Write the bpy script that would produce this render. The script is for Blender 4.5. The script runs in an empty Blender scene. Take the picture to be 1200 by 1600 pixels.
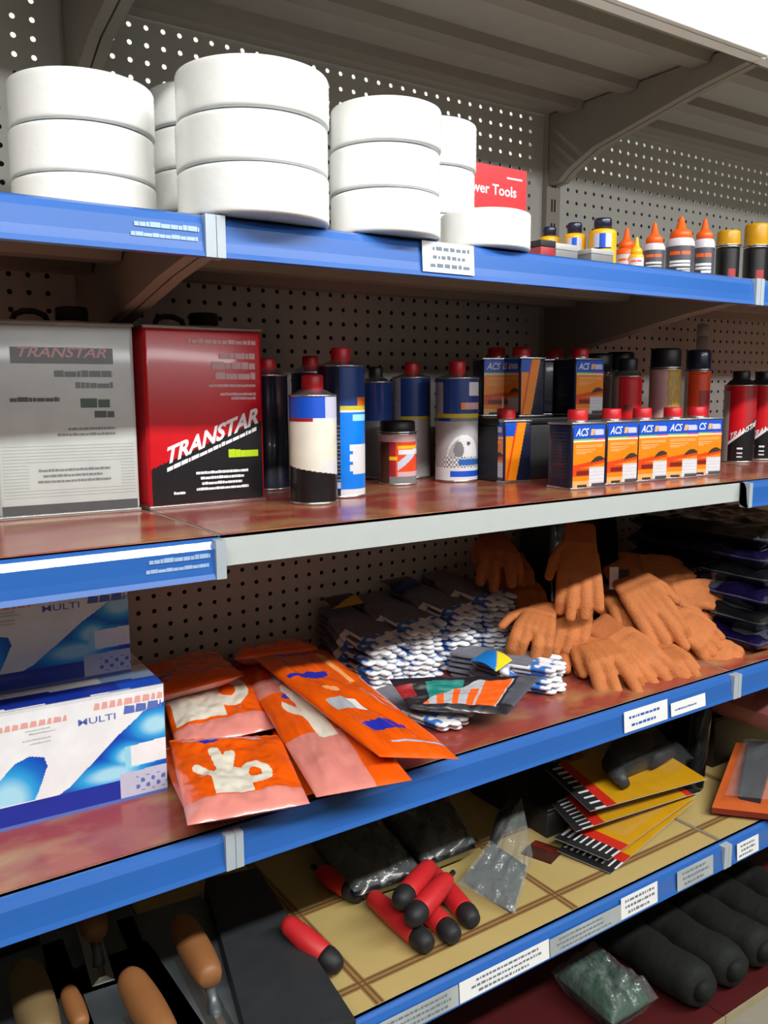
import bpy, bmesh, math, random
from mathutils import Vector, Matrix
from math import sin, cos, pi, radians, atan2, sqrt, hypot

# ------------------------------------------------------------------ camera, world, lights
sc = bpy.context.scene
COL = sc.collection
sc.view_settings.view_transform = 'Standard'
sc.view_settings.look = 'None'
sc.view_settings.gamma = 1.0
sc.view_settings.use_curve_mapping = False
sc.view_settings.exposure = 0.0

cam_d = bpy.data.cameras.new('camera')
cam = bpy.data.objects.new('camera', cam_d); COL.objects.link(cam)
cam_d.sensor_fit = 'HORIZONTAL'; cam_d.sensor_width = 24.0; cam_d.lens = 26.58
cam_d.clip_start = 0.02
YAW, PITCH, ROLL = 0.5919206, -0.1426564, -0.0043749
Fw = Vector((sin(YAW)*cos(PITCH), cos(YAW)*cos(PITCH), sin(PITCH)))
Rt = Vector((cos(YAW), -sin(YAW), 0)); Up = Rt.cross(Fw)
R2 = cos(ROLL)*Rt + sin(ROLL)*Up; U2 = -sin(ROLL)*Rt + cos(ROLL)*Up
M = Matrix((R2, U2, -Fw)).transposed().to_4x4()
CAM = Vector((-0.38044, -0.90504, 1.38873))
M.translation = CAM
cam.matrix_world = M
sc.camera = cam

w = bpy.data.worlds.new('store_ambient'); sc.world = w; w.use_nodes = True
w.node_tree.nodes['Background'].inputs[0].default_value = (0.86, 0.93, 1.0, 1)
w.node_tree.nodes['Background'].inputs[1].default_value = 0.035

def area(name, loc, sx, sy, power, col=(1, 1, 1), rot=(0, 0, 0)):
    l = bpy.data.lights.new(name, 'AREA'); l.shape = 'RECTANGLE'; l.size = sx; l.size_y = sy
    l.energy = power; l.color = col
    o = bpy.data.objects.new(name, l); COL.objects.link(o); o.location = loc; o.rotation_euler = rot
    return o
area('aisle_ceiling_tube', (0.5, -2.20, 3.16), 5.5, 0.12, 190, (1.0, 0.985, 0.955), (radians(30), 0, 0))
area('far_ceiling_tube', (1.5, -7.5, 3.3), 9.0, 0.4, 260, (0.97, 0.985, 1.0), (radians(70), 0, 0))
area('rear_aisle_tube', (1.0, 2.0, 3.2), 5.0, 0.2, 120, (1, 1, 1))

# ------------------------------------------------------------------ materials
def lin(c):
    c = c/255.0
    return c/12.92 if c <= 0.04045 else ((c+0.055)/1.055)**2.4
def rgb(h):
    return (lin(int(h[0:2], 16)), lin(int(h[2:4], 16)), lin(int(h[4:6], 16)), 1)
MATS = {}
def mat(name, h, rough=0.5, metal=0.0, var=0.06, scale=30.0, bump=0.0, bscale=80.0, coat=0.0, sheen=0.0):
    if name in MATS: return MATS[name]
    m = bpy.data.materials.new(name); m.use_nodes = True; nt = m.node_tree; b = nt.nodes['Principled BSDF']
    c = rgb(h)
    tc = nt.nodes.new('ShaderNodeTexCoord')
    n = nt.nodes.new('ShaderNodeTexNoise'); n.inputs['Scale'].default_value = scale; n.inputs['Detail'].default_value = 3
    nt.links.new(tc.outputs['Object'], n.inputs['Vector'])
    r = nt.nodes.new('ShaderNodeValToRGB')
    r.color_ramp.elements[0].position = 0.3; r.color_ramp.elements[1].position = 0.7
    r.color_ramp.elements[0].color = tuple(x*(1-var) for x in c[:3])+(1,)
    r.color_ramp.elements[1].color = tuple(min(1, x*(1+var)) for x in c[:3])+(1,)
    nt.links.new(n.outputs['Fac'], r.inputs['Fac']); nt.links.new(r.outputs['Color'], b.inputs['Base Color'])
    b.inputs['Roughness'].default_value = rough; b.inputs['Metallic'].default_value = metal
    if coat: b.inputs['Coat Weight'].default_value = coat; b.inputs['Coat Roughness'].default_value = 0.08
    if sheen: b.inputs['Sheen Weight'].default_value = sheen
    if bump:
        n2 = nt.nodes.new('ShaderNodeTexNoise'); n2.inputs['Scale'].default_value = bscale; n2.inputs['Detail'].default_value = 4
        nt.links.new(tc.outputs['Object'], n2.inputs['Vector'])
        bp = nt.nodes.new('ShaderNodeBump'); bp.inputs['Strength'].default_value = bump; bp.inputs['Distance'].default_value = 0.004
        nt.links.new(n2.outputs['Fac'], bp.inputs['Height']); nt.links.new(bp.outputs['Normal'], b.inputs['Normal'])
    MATS[name] = m
    return m
def two_tone(name, h1, h2, scale, p0, p1, rough=0.5, bump=0.0, detail=5, coat=0.0, stretch=(1, 1, 1)):
    m = bpy.data.materials.new(name); m.use_nodes = True; nt = m.node_tree; b = nt.nodes['Principled BSDF']
    tc = nt.nodes.new('ShaderNodeTexCoord'); mp = nt.nodes.new('ShaderNodeMapping'); mp.inputs['Scale'].default_value = stretch
    n = nt.nodes.new('ShaderNodeTexNoise'); n.inputs['Scale'].default_value = scale; n.inputs['Detail'].default_value = detail
    nt.links.new(tc.outputs['Object'], mp.inputs['Vector']); nt.links.new(mp.outputs['Vector'], n.inputs['Vector'])
    r = nt.nodes.new('ShaderNodeValToRGB'); r.color_ramp.elements[0].position = p0; r.color_ramp.elements[1].position = p1
    r.color_ramp.elements[0].color = rgb(h1); r.color_ramp.elements[1].color = rgb(h2)
    nt.links.new(n.outputs['Fac'], r.inputs['Fac']); nt.links.new(r.outputs['Color'], b.inputs['Base Color'])
    b.inputs['Roughness'].default_value = rough
    if coat: b.inputs['Coat Weight'].default_value = coat; b.inputs['Coat Roughness'].default_value = 0.1
    if bump:
        bp = nt.nodes.new('ShaderNodeBump'); bp.inputs['Strength'].default_value = bump; bp.inputs['Distance'].default_value = 0.004
        nt.links.new(n.outputs['Fac'], bp.inputs['Height']); nt.links.new(bp.outputs['Normal'], b.inputs['Normal'])
    MATS[name] = m
    return m
def film(name, h, alpha, rough=0.12, bump=0.6, bscale=25.0):
    """thin clear plastic: mostly see-through, glossy, crumpled"""
    m = bpy.data.materials.new(name); m.use_nodes = True; nt = m.node_tree; b = nt.nodes['Principled BSDF']
    b.inputs['Base Color'].default_value = rgb(h); b.inputs['Roughness'].default_value = rough
    b.inputs['Alpha'].default_value = alpha; b.inputs['Specular IOR Level'].default_value = 1.0
    b.inputs['Coat Weight'].default_value = 1.0; b.inputs['Coat Roughness'].default_value = 0.1
    tc = nt.nodes.new('ShaderNodeTexCoord'); n = nt.nodes.new('ShaderNodeTexNoise')
    n.inputs['Scale'].default_value = bscale; n.inputs['Detail'].default_value = 3
    nt.links.new(tc.outputs['Object'], n.inputs['Vector'])
    bp = nt.nodes.new('ShaderNodeBump'); bp.inputs['Strength'].default_value = bump; bp.inputs['Distance'].default_value = 0.01
    nt.links.new(n.outputs['Fac'], bp.inputs['Height']); nt.links.new(bp.outputs['Normal'], b.inputs['Normal'])
    nt.links.new(bp.outputs['Normal'], b.inputs['Coat Normal'])
    MATS[name] = m
    return m

mat('shelf_grey', 'a39d94', 0.45, var=0.03)
mat('shelf_under', '928a80', 0.55, var=0.03)
mat('panel_grey', 'cccbc4', 0.5, var=0.02)
mat('lip_white', 'bcc4c4', 0.35, var=0.02)
mat('header_white', 'ffffff', 0.3, var=0.01)
mat('strip_blue', '2c64b4', 0.30, var=0.05, scale=4, coat=0.5)
mat('strip_print', '9db9e0', 0.3)
mat('strip_clear', 'aab6c0', 0.25, var=0.05)
mat('paper', 'eeeff2', 0.6, var=0.03)
mat('paper_grey', 'a9b0b2', 0.6, var=0.15, scale=12)
mat('ink', '6c7a8a', 0.6)
mat('roll_white', 'f4f5f3', 0.4, var=0.01, bump=0.15, bscale=60, coat=0.3)
mat('roll_core', 'b79a74', 0.8)
mat('roll_side', 'cfd3d6', 0.5)
mat('tin_edge', 'c2c4c4', 0.25, 0.9)
mat('dark_cap', '141416', 0.45)
mat('black', '0b0b0d', 0.4)
mat('soft_black', '1b1b1f', 0.6)
mat('red_cap', 'c01822', 0.4)
mat('red_label', 'c80f1c', 0.3, coat=0.3)
mat('red_dull', '9a2028', 0.4)
mat('label_black', '17161a', 0.3, coat=0.3)
mat('white_ink', 'e6e8ec', 0.5)
mat('pink_ink', 'd0a8a8', 0.5)
mat('lime_ink', 'b4d40c', 0.5)
mat('grey_tin', 'b9bfbc', 0.35, coat=0.3)
mat('grey_tin_line', 'a2a9a6', 0.4)
mat('dark_ink', '4a4c4e', 0.5)
mat('green_ink', '41584a', 0.5)
mat('navy', '131a38', 0.35, coat=0.3)
mat('can_blue', '1d3f86', 0.3, coat=0.3)
mat('bright_blue', '0a7be6', 0.3, coat=0.3)
mat('royal_blue', '1450c8', 0.35, coat=0.3)
mat('purple_black', '231c38', 0.35, coat=0.3)
mat('yellow_band', 'c8b82c', 0.4)
mat('silver', 'b4b4b6', 0.35, 0.15)
mat('silver_light', 'd8dadd', 0.4)
mat('silver_dark', '77797c', 0.4)
mat('cream_label', 'e6e2d2', 0.35, coat=0.3)
mat('tin_orange', 'f28a10', 0.35, coat=0.3)
mat('tin_orange_pale', 'f4b070', 0.4)
mat('tin_redorange', 'e0481a', 0.35, coat=0.3)
mat('tin_darkred', '7a2418', 0.4)
mat('tin_green', '8cb84a', 0.4)
mat('tin_pink', 'd8607a', 0.4)
mat('tin_car', '3c3426', 0.4)
mat('tin_edge_orange', 'd8721c', 0.4)
mat('yellow_plastic', 'f0b414', 0.35, coat=0.3)
mat('gold_cap', 'c8940f', 0.35)
mat('gold_label', 'c8a038', 0.35)
mat('orange_plastic', 'f2601a', 0.4)
mat('bottle_grey', '4c4e58', 0.35, coat=0.2)
mat('bottle_lilac', 'cfcbd6', 0.35)
mat('sign_red', 'e01824', 0.4)
mat('box_white', 'eef1f4', 0.45, coat=0.2)
mat('box_navy', '14309e', 0.4, coat=0.2)
mat('wave_dark', '0f4cc0', 0.4, coat=0.2)
mat('wave_mid', '1584da', 0.4, coat=0.2)
mat('wave_light', '3cb4ee', 0.4, coat=0.2)
mat('wave_pale', '9adcf4', 0.4, coat=0.2)
mat('box_red', 'e6a8a0', 0.5)
mat('box_lilac', 'c2c4dc', 0.5)
mat('box_textblue', '5a70bc', 0.5)
mat('box_grey', '9aa6a6', 0.5)
mat('box_side', 'c9ccd0', 0.5)
mat('pack_orange', 'f05c06', 0.25, var=0.08, scale=12, bump=0.5, bscale=22, coat=0.6)
mat('pack_pink', 'dc8a80', 0.3, bump=0.4, bscale=22, coat=0.6)
mat('pack_cream', 'e6e2d2', 0.35, bump=0.3, bscale=22, coat=0.6)
mat('pack_blue', '2630b8', 0.3, coat=0.6)
mat('pack_grey', 'b0b4bc', 0.4, coat=0.4)
mat('knit_grey', '6a6c7c', 0.9, var=0.15, scale=60, bump=0.5, bscale=500, sheen=0.2)
two_tone('tip_white', '3a78d0', 'f0f3f6', 48, 0.38, 0.46, 0.55, bump=0.2, detail=1)
mat('tan_rubber', 'c0723c', 0.75, var=0.10, scale=25, bump=0.5, bscale=260)
mat('tan_cuff', 'ac6232', 0.85, var=0.08, bump=0.4, bscale=300)
two_tone('marble_liner', '9a4238', 'b08a58', 9, 0.45, 0.72, 0.25, coat=0.3, stretch=(1, 1.6, 1))
mat('tag_yellow', 'f0d820', 0.5); mat('tag_blue', '1580d8', 0.4, coat=0.3)
mat('teal', '1c8078', 0.4, coat=0.4)
mat('dark_pack', '24222a', 0.3, coat=0.5, bump=0.3, bscale=25)
mat('purple_bag', '120c36', 0.22, var=0.5, scale=14, bump=1.0, bscale=22, coat=0.9)
mat('dark_bag', '0e1216', 0.25, var=0.3, scale=12, bump=1.0, bscale=26, coat=0.8)
mat('green_bag', '060d0a', 0.8, var=0.3, scale=12, bump=1.0, bscale=30)
mat('green_contents', '1c4a34', 0.5, var=0.4, scale=20, bump=0.8, bscale=30)
mat('wood_handle', '94623a', 0.5, var=0.15, scale=12)
mat('wood_pale', '7c6846', 0.5, var=0.15, scale=12)
mat('steel', '6a7278', 0.4, 0.4, var=0.1)
mat('dark_grey', '2c3034', 0.5, var=0.1)
mat('charcoal', '23272a', 0.6, var=0.1)
mat('handle_red', 'c8242a', 0.5, var=0.06)
mat('card_yellow', 'c89410', 0.4, var=0.05, coat=0.5)
mat('card_red', 'c8281c', 0.4, coat=0.5)
mat('card_orange', 'c8602c', 0.4, coat=0.5, bump=0.2)
mat('rubber_pink', 'a04a50', 0.4, coat=0.3, bump=0.5, bscale=20)
mat('base_red', '4c1416', 0.5, var=0.15, scale=10)
mat('floor_tile', '9c9478', 0.4, var=0.06)
mat('store_wall', 'e8e8e4', 0.7)
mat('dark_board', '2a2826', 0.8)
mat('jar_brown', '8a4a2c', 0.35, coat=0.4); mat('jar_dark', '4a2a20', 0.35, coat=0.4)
film('blister_film', 'c8d0d8', 0.03, rough=.06, bump=.25)
film('clear_film', 'c8d0d8', 0.10)
film('cloudy_film', '9aa4a4', 0.22, bump=.9, bscale=40)

def blob_mat(name, blobs):
    m = bpy.data.materials.new(name); m.use_nodes = True; nt = m.node_tree; b = nt.nodes['Principled BSDF']
    tc = nt.nodes.new('ShaderNodeTexCoord'); last = None
    for (cx, cz, rx, rz) in blobs:
        mp = nt.nodes.new('ShaderNodeMapping'); mp.vector_type = 'POINT'
        mp.inputs['Scale'].default_value = (1/rx, 0, 1/rz); mp.inputs['Location'].default_value = (-cx/rx, 0, -cz/rz)
        g = nt.nodes.new('ShaderNodeTexGradient'); g.gradient_type = 'SPHERICAL'
        nt.links.new(tc.outputs['Object'], mp.inputs['Vector']); nt.links.new(mp.outputs['Vector'], g.inputs['Vector'])
        o = g.outputs['Fac']
        if last:
            x = nt.nodes.new('ShaderNodeMath'); x.operation = 'MAXIMUM'; nt.links.new(last, x.inputs[0]); nt.links.new(o, x.inputs[1]); o = x.outputs[0]
        last = o
    r = nt.nodes.new('ShaderNodeValToRGB'); e = r.color_ramp.elements
    e[0].position = 0.0; e[0].color = rgb('0c44b8'); e[1].position = .75; e[1].color = rgb('a8e0f6')
    for p, h in ((.25, '1070d0'), (.5, '2ea8e8')):
        q = e.new(p); q.color = rgb(h)
    nt.links.new(last, r.inputs['Fac']); nt.links.new(r.outputs['Color'], b.inputs['Base Color']); b.inputs['Roughness'].default_value = .4
    MATS[name] = m
blob_mat('wave_left', [(-.190, .036, .055, .062)])
blob_mat('wave_right', [(-.012, .094, .045, .030), (-.070, .040, .070, .024), (-.048, .060, .035, .026), (-.03, .056, .05, .018)])
def tile_mat():
    m = bpy.data.materials.new('tile_liner'); m.use_nodes = True; nt = m.node_tree; b = nt.nodes['Principled BSDF']
    tc = nt.nodes.new('ShaderNodeTexCoord'); sx = nt.nodes.new('ShaderNodeSeparateXYZ')
    nt.links.new(tc.outputs['Object'], sx.inputs[0])
    def math(op, a, bb=None):
        n = nt.nodes.new('ShaderNodeMath'); n.operation = op
        for i, v in enumerate((a, bb)):
            if v is None: continue
            if isinstance(v, (int, float)): n.inputs[i].default_value = v
            else: nt.links.new(v, n.inputs[i])
        return n.outputs[0]
    def line(o, off, per, w):
        f = math('FRACT', math('DIVIDE', math('SUBTRACT', o, off), per))
        d = math('MULTIPLY', math('MINIMUM', f, math('SUBTRACT', 1.0, f)), per)
        return math('LESS_THAN', d, w)
    # double grout lines: a wide band with a pale core line
    band = math('MAXIMUM', line(sx.outputs[0], 0.22, 0.39, 0.0085), line(sx.outputs[1], 0.05, 0.197, 0.0085))
    core = math('MAXIMUM', line(sx.outputs[0], 0.2245, 0.39, 0.0016), line(sx.outputs[1], 0.0545, 0.197, 0.0016))
    core2 = math('MAXIMUM', line(sx.outputs[0], 0.216, 0.39, 0.0016), line(sx.outputs[1], 0.046, 0.197, 0.0016))
    n = nt.nodes.new('ShaderNodeTexNoise'); n.inputs['Scale'].default_value = 5
    nt.links.new(tc.outputs['Object'], n.inputs['Vector'])
    r = nt.nodes.new('ShaderNodeValToRGB'); r.color_ramp.elements[0].color = rgb('b09a5e'); r.color_ramp.elements[1].color = rgb('c4ae74')
    nt.links.new(n.outputs['Fac'], r.inputs['Fac'])
    def mix(f, a, col):
        x = nt.nodes.new('ShaderNodeMix'); x.data_type = 'RGBA'
        nt.links.new(f, x.inputs[0]); nt.links.new(a, x.inputs[6]); x.inputs[7].default_value = rgb(col); return x.outputs[2]
    c = mix(band, r.outputs['Color'], '96774c'); c = mix(core, c, '6e5030'); c = mix(core2, c, '6e5030')
    nt.links.new(c, b.inputs['Base Color']); b.inputs['Roughness'].default_value = 0.3
    MATS['tile_liner'] = m
tile_mat()

# ------------------------------------------------------------------ mesh helpers
class MB:
    def __init__(s): s.v = []; s.f = []; s.m = []; s.mats = []; s.sm = []
    def mi(s, name):
        if name not in s.mats: s.mats.append(name)
        return s.mats.index(name)
    def add(s, vs, fs, m, smooth=False, T=None):
        o = len(s.v)
        for p in vs: s.v.append(tuple(T @ Vector(p)) if T else tuple(p))
        for i, f in enumerate(fs):
            s.f.append([o+k for k in f]); mm = m[i] if isinstance(m, list) else m
            s.m.append(s.mi(mm)); s.sm.append(smooth)
    def box(s, x0, x1, y0, y1, z0, z1, m, T=None, bev=0.0):
        if bev:
            bm = bmesh.new(); bmesh.ops.create_cube(bm, size=1)
            for v in bm.verts:
                v.co = Vector((x0+(v.co.x+.5)*(x1-x0), y0+(v.co.y+.5)*(y1-y0), z0+(v.co.z+.5)*(z1-z0)))
            bmesh.ops.bevel(bm, geom=bm.edges[:], offset=bev, segments=2, affect='EDGES', profile=0.6)
            s.bm(bm, m, True, T); return
        vs = [(x, y, z) for z in (z0, z1) for y in (y0, y1) for x in (x0, x1)]
        s.add(vs, [(0, 2, 3, 1), (4, 5, 7, 6), (0, 1, 5, 4), (2, 6, 7, 3), (0, 4, 6, 2), (1, 3, 7, 5)], m, False, T)
    def bm(s, bm, m, smooth=True, T=None):
        bm.verts.index_update()
        s.add([v.co[:] for v in bm.verts], [[v.index for v in f.verts] for f in bm.faces], m, smooth, T); bm.free()
    def lathe(s, prof, segs, m, T=None, smooth=True, fn=None, th0=-pi/2):
        """prof: list of (r, z, mat) ; mat is for the band up to the next point; fn(theta_rel, z, mat)->mat"""
        vs = []; fs = []; ms = []
        for (r, z, mm) in prof:
            for k in range(segs):
                a = th0 + 2*pi*k/segs; vs.append((r*cos(a), r*sin(a), z))
        for i in range(len(prof)-1):
            for k in range(segs):
                k2 = (k+1) % segs
                fs.append((i*segs+k, i*segs+k2, (i+1)*segs+k2, (i+1)*segs+k)); mm = prof[i][2] or m
                if fn:
                    th = 2*pi*(k+0.5)/segs
                    if th > pi: th -= 2*pi
                    mm = fn(th, (prof[i][1]+prof[i+1][1])/2, mm)
                ms.append(mm)
        for i in (0, len(prof)-1):
            if prof[i][0] > 1e-5:
                fs.append(tuple(range(i*segs, i*segs+segs))[::(-1 if i == 0 else 1)]); ms.append(prof[max(0, i-1)][2] or m)
        s.add(vs, fs, ms, smooth, T)
    def tube(s, pts, r, m, segs=12, T=None, caps=True):
        pts = [Vector(p) for p in pts]; rs = r if isinstance(r, list) else [r]*len(pts)
        vs = []; fs = []; prev = None
        for i, p in enumerate(pts):
            d = (pts[min(i+1, len(pts)-1)]-pts[max(i-1, 0)]).normalized()
            if prev is None:
                a = d.orthogonal().normalized()
            else:
                a = (prev - d*prev.dot(d)).normalized()
            prev = a; b = d.cross(a)
            for k in range(segs):
                t = 2*pi*k/segs; vs.append(p+(a*cos(t)+b*sin(t))*rs[i])
        for i in range(len(pts)-1):
            for k in range(segs):
                k2 = (k+1) % segs; fs.append((i*segs+k, i*segs+k2, (i+1)*segs+k2, (i+1)*segs+k))
        if caps:
            fs.append(tuple(range(segs))[::-1]); n = (len(pts)-1)*segs; fs.append(tuple(range(n, n+segs)))
        s.add(vs, fs, m, True, T)
    def grid(s, P, nu, nv, fn, T=None, smooth=False):
        """P(u,v)->point, fn(u,v)->material name or None (no face)"""
        o = [P(i/nu, j/nv) for j in range(nv+1) for i in range(nu+1)]
        fs = []; ms = []
        for j in range(nv):
            for i in range(nu):
                mm = fn((i+.5)/nu, (j+.5)/nv)
                if mm is None: continue
                a = j*(nu+1)+i; fs.append((a, a+1, a+nu+2, a+nu+1)); ms.append(mm)
        s.add(o, fs, ms, smooth, T)
    def build(s, name, parent=None, loc=None, rot=None):
        me = bpy.data.meshes.new(name); me.from_pydata(s.v, [], s.f); me.update()
        for n in s.mats: me.materials.append(MATS[n])
        me.polygons.foreach_set('material_index', s.m); me.polygons.foreach_set('use_smooth', s.sm)
        me.update()
        o = bpy.data.objects.new(name, me); COL.objects.link(o)
        if parent: o.parent = parent
        if loc: o.location = loc
        if rot: o.rotation_euler = rot
        return o
def tag(o, label, cat, group=None, kind=None):
    o['label'] = label; o['category'] = cat
    if group: o['group'] = group
    if kind: o['kind'] = kind
    return o
def thing(name, label, cat, loc=(0, 0, 0), rz=0, group=None, rot=None):
    o = bpy.data.objects.new(name, None); COL.objects.link(o); o.empty_display_size = 0.02
    o.location = loc; o.rotation_euler = rot if rot else (0, 0, rz)
    return tag(o, label, cat, group)
def structure(o): o['kind'] = 'structure'; return o
def dup(root, loc=None, rot=None, label=None, group=None):
    r = root.copy(); COL.objects.link(r)
    if loc is not None: r.location = loc
    if rot is not None: r.rotation_euler = rot
    if label: r['label'] = label
    if group: r['group'] = group
    for ch in list(root.children):
        c = ch.copy(); COL.objects.link(c); c.parent = r
        for g in list(ch.children):
            d = g.copy(); COL.objects.link(d); d.parent = c
    return r
def text_into(mb, s, size, matname, f, shear=0.0, align='LEFT', bold=0.018):
    """flat filled lettering, each vertex (x,y) mapped by f(x,y)->point"""
    cu = bpy.data.curves.new('lettering', 'FONT'); cu.body = s; cu.size = size; cu.shear = shear; cu.offset = size*bold; cu.align_x = align; cu.resolution_u = 3
    ob = bpy.data.objects.new('lettering', cu); COL.objects.link(ob)
    me = bpy.data.meshes.new_from_object(ob.evaluated_get(bpy.context.evaluated_depsgraph_get()))
    vs = [f(v.co.x, v.co.y) for v in me.vertices]; fs = [tuple(p.vertices) for p in me.polygons]
    COL.objects.unlink(ob); bpy.data.objects.remove(ob); bpy.data.meshes.remove(me)
    mb.add(vs, fs, matname)
def squiggle(mb, rnd, x0, x1, y, h, matname, f, gap=0.25):
    """a line of unreadable small print: short blocks of uneven width"""
    x = x0
    while x < x1:
        wd = h*rnd.uniform(0.5, 2.2); e = min(x+wd, x1); hh = h*rnd.uniform(0.75, 1.0)
        mb.add([f(x, y), f(e, y), f(e, y+hh), f(x, y+hh)], [(0, 1, 2, 3)], matname); x = e+h*gap
def seg_d(px, py, ax, ay, bx, by):
    dx, dy = bx-ax, by-ay; t = max(0, min(1, ((px-ax)*dx+(py-ay)*dy)/(dx*dx+dy*dy+1e-12)))
    return hypot(px-ax-t*dx, py-ay-t*dy)
def inpoly(x, y, P):
    c = False; n = len(P)
    for i in range(n):
        x1, y1 = P[i]; x2, y2 = P[(i+1) % n]
        if (y1 > y) != (y2 > y) and x < (x2-x1)*(y-y1)/(y2-y1)+x1: c = not c
    return c

# ------------------------------------------------------------------ room
ZA, ZB, ZC, ZD, ZE, ZT = 1.5773, 1.2235, 0.8686, 0.5321, 0.18, 1.972
DEP = 0.498
LIP = 0.040
mb = MB(); mb.box(-4, 7, -8, 6, -0.02, 0, 'floor_tile'); structure(mb.build('floor'))
mb = MB(); mb.box(-4, 7, 3.0, 3.05, 0, 3.4, 'store_wall'); structure(mb.build('wall_back'))
mb = MB(); mb.box(-4, 7, -8, 6, 3.4, 3.44, 'store_wall'); structure(mb.build('ceiling'))

# ------------------------------------------------------------------ shelving
def peg_panel(x0, x1, z0, z1, parent):
    px, pz = 0.0276, 0.0262
    nx = int((x1-x0)/px)-1; nz = int((z1-z0)/pz)
    mx = (x1-x0-nx*px)/2; mz = (z1-z0-nz*pz)/2
    mb = MB(); r = 0.0042; vs = []; fs = []
    K = 8
    for j in range(nz):
        for i in range(nx):
            cx = x0+mx+(i+.5)*px; cz = z0+mz+(j+.5)*pz; o = len(vs)
            sq = []
            for k in range(K):
                a = 2*pi*k/K; c_, s_ = cos(a), sin(a); t = 1/max(abs(c_), abs(s_))
                sq.append((cx+c_*t*px/2, DEP, cz+s_*t*pz/2))
            ci = [(cx+r*cos(2*pi*k/K), DEP, cz+r*sin(2*pi*k/K)) for k in range(K)]
            cb = [(p[0], DEP+0.0016, p[2]) for p in ci]
            vs += sq+ci+cb
            for k in range(K):
                k2 = (k+1) % K
                fs.append((o+k, o+k2, o+K+k2, o+K+k)); fs.append((o+K+k, o+K+k2, o+2*K+k2, o+2*K+k))
    mb.add(vs, fs, 'panel_grey')
    if mx > 1e-4:
        mb.box(x0, x0+mx, DEP, DEP+.001, z0, z1, 'panel_grey'); mb.box(x1-mx, x1, DEP, DEP+.001, z0, z1, 'panel_grey')
    if mz > 1e-4:
        mb.box(x0, x1, DEP, DEP+.001, z0, z0+mz, 'panel_grey'); mb.box(x0, x1, DEP, DEP+.001, z1-mz, z1, 'panel_grey')
    return mb.build('back_panel', parent)
def upright(x, x0, parent):
    mb = MB(); a, b = (x, x+0.020) if x <= x0+0.5 else (x-0.020, x)
    mb.box(a, b, DEP-0.014, DEP+0.05, 0.0, 2.28, 'shelf_grey')
    z = 0.12
    while z < 2.25:                                           # slots
        mb.box((a+0.002 if x <= x0+0.5 else b-0.0065), (a+0.0065 if x <= x0+0.5 else b-0.002), DEP-0.0144, DEP-0.0139, z, z+0.026, 'black'); z += 0.05
    return mb.build('upright', parent)
def shelf(x0, x1, z, parent, lipmat='shelf_grey', strip='strip_blue', liner=None, brk=True, tag_ends=None, prints=False):
    g = 0.0012
    mb = MB()
    mb.box(x0+g, x1-g, 0.0, DEP-0.002, z-0.003, z, 'shelf_grey')                      # deck
    mb.box(x0+g, x1-g, 0.0, 0.003, z-LIP+0.004, z, lipmat)                            # front lip
    mb.box(x0+g, x1-g, 0.003, 0.02, z-LIP+0.004, z-LIP+0.006, lipmat)
    for yy in (0.11, 0.27, 0.41):                                                      # stiffening channels
        mb.add([(x0+.02, yy-.028, z-.003), (x1-.02, yy-.028, z-.003), (x1-.02, yy-.018, z-.018), (x0+.02, yy-.018, z-.018),
                (x1-.02, yy+.018, z-.018), (x0+.02, yy+.018, z-.018), (x1-.02, yy+.028, z-.003), (x0+.02, yy+.028, z-.003)],
               [(0, 1, 2, 3), (3, 2, 4, 5), (5, 4, 6, 7)], 'shelf_under')
    sh = mb.build('shelf', parent)
    if brk:
        for xe, s_ in ((x0, 1), (x1, -1)):
            b = MB(); pr = [(0.02, z-.006), (0.02, z-LIP+0.002), (0.12, z-.052), (0.36, z-.098), (0.43, z-.128), (0.455, z-.146), (0.483, z-.148), (0.483, z-.006)]
            xa, xb = sorted((xe+s_*0.0015, xe+s_*0.017)); n = len(pr)
            b.add([(xa, p[0], p[1]) for p in pr]+[(xb, p[0], p[1]) for p in pr],
                  [tuple(range(n))[::-1], tuple(range(n, 2*n))]+[(i, (i+1) % n, n+(i+1) % n, n+i) for i in range(n)], 'shelf_under')
            b.build('bracket', sh)
    if liner:
        l = MB(); l.box(x0+.004, x1-.004, 0.004, DEP-.006, z, z+0.0012, liner); l.build('shelf_liner', sh)
    if strip:
        s_ = MB(); h = 0.046; g2 = .0004; pts = [(-.004, z-.001), (-.009, z-.004), (-.013, z-.012), (-.0145, z-.030), (-.016, z-.040), (-.0185, z-h), (-.012, z-h-.001), (-.001, z-h+.004), (-.001, z-.001)]
        n = len(pts); xa, xb = x0+g2, x1-g2
        s_.add([(xa, p[0], p[1]) for p in pts]+[(xb, p[0], p[1]) for p in pts],
               [tuple(range(n))[::-1], tuple(range(n, 2*n))]+[(i, (i+1) % n, n+(i+1) % n, n+i) for i in range(n)], strip)
        for xe in (xa, xb):
            s_.box(min(xe, xe)-.000, xe+.010, -.0192, -.001, z-h-.0005, z-.002, 'strip_clear') if xe == xa else s_.box(xe-.012, xe, -.0192, -.001, z-h-.0005, z-.002, 'strip_clear')
        if prints:
            f = lambda x, y: (x, -.0147-(.030-(z-y) > 0 and -0.0003 or 0), y)
            r = random.Random(4)
            squiggle(s_, r, x1-.088, x1-.018, z-.021, .0055, 'strip_print', lambda x, y: (x, -.0150, y), .1)
            squiggle(s_, r, x1-.092, x1-.020, z-.031, .0045, 'strip_print', lambda x, y: (x, -.0156, y), .1)
        s_.build('price_strip', sh)
    return sh
BAYS = [(-1, 'left bay of grey perforated shelving, with white rolls and tall solvent tins'),
        (0, 'middle bay of grey shelving with blue edge strips and one bare white shelf edge'),
        (1, 'right bay of grey shelving beyond the second seam, with purple bags on it')]
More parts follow.
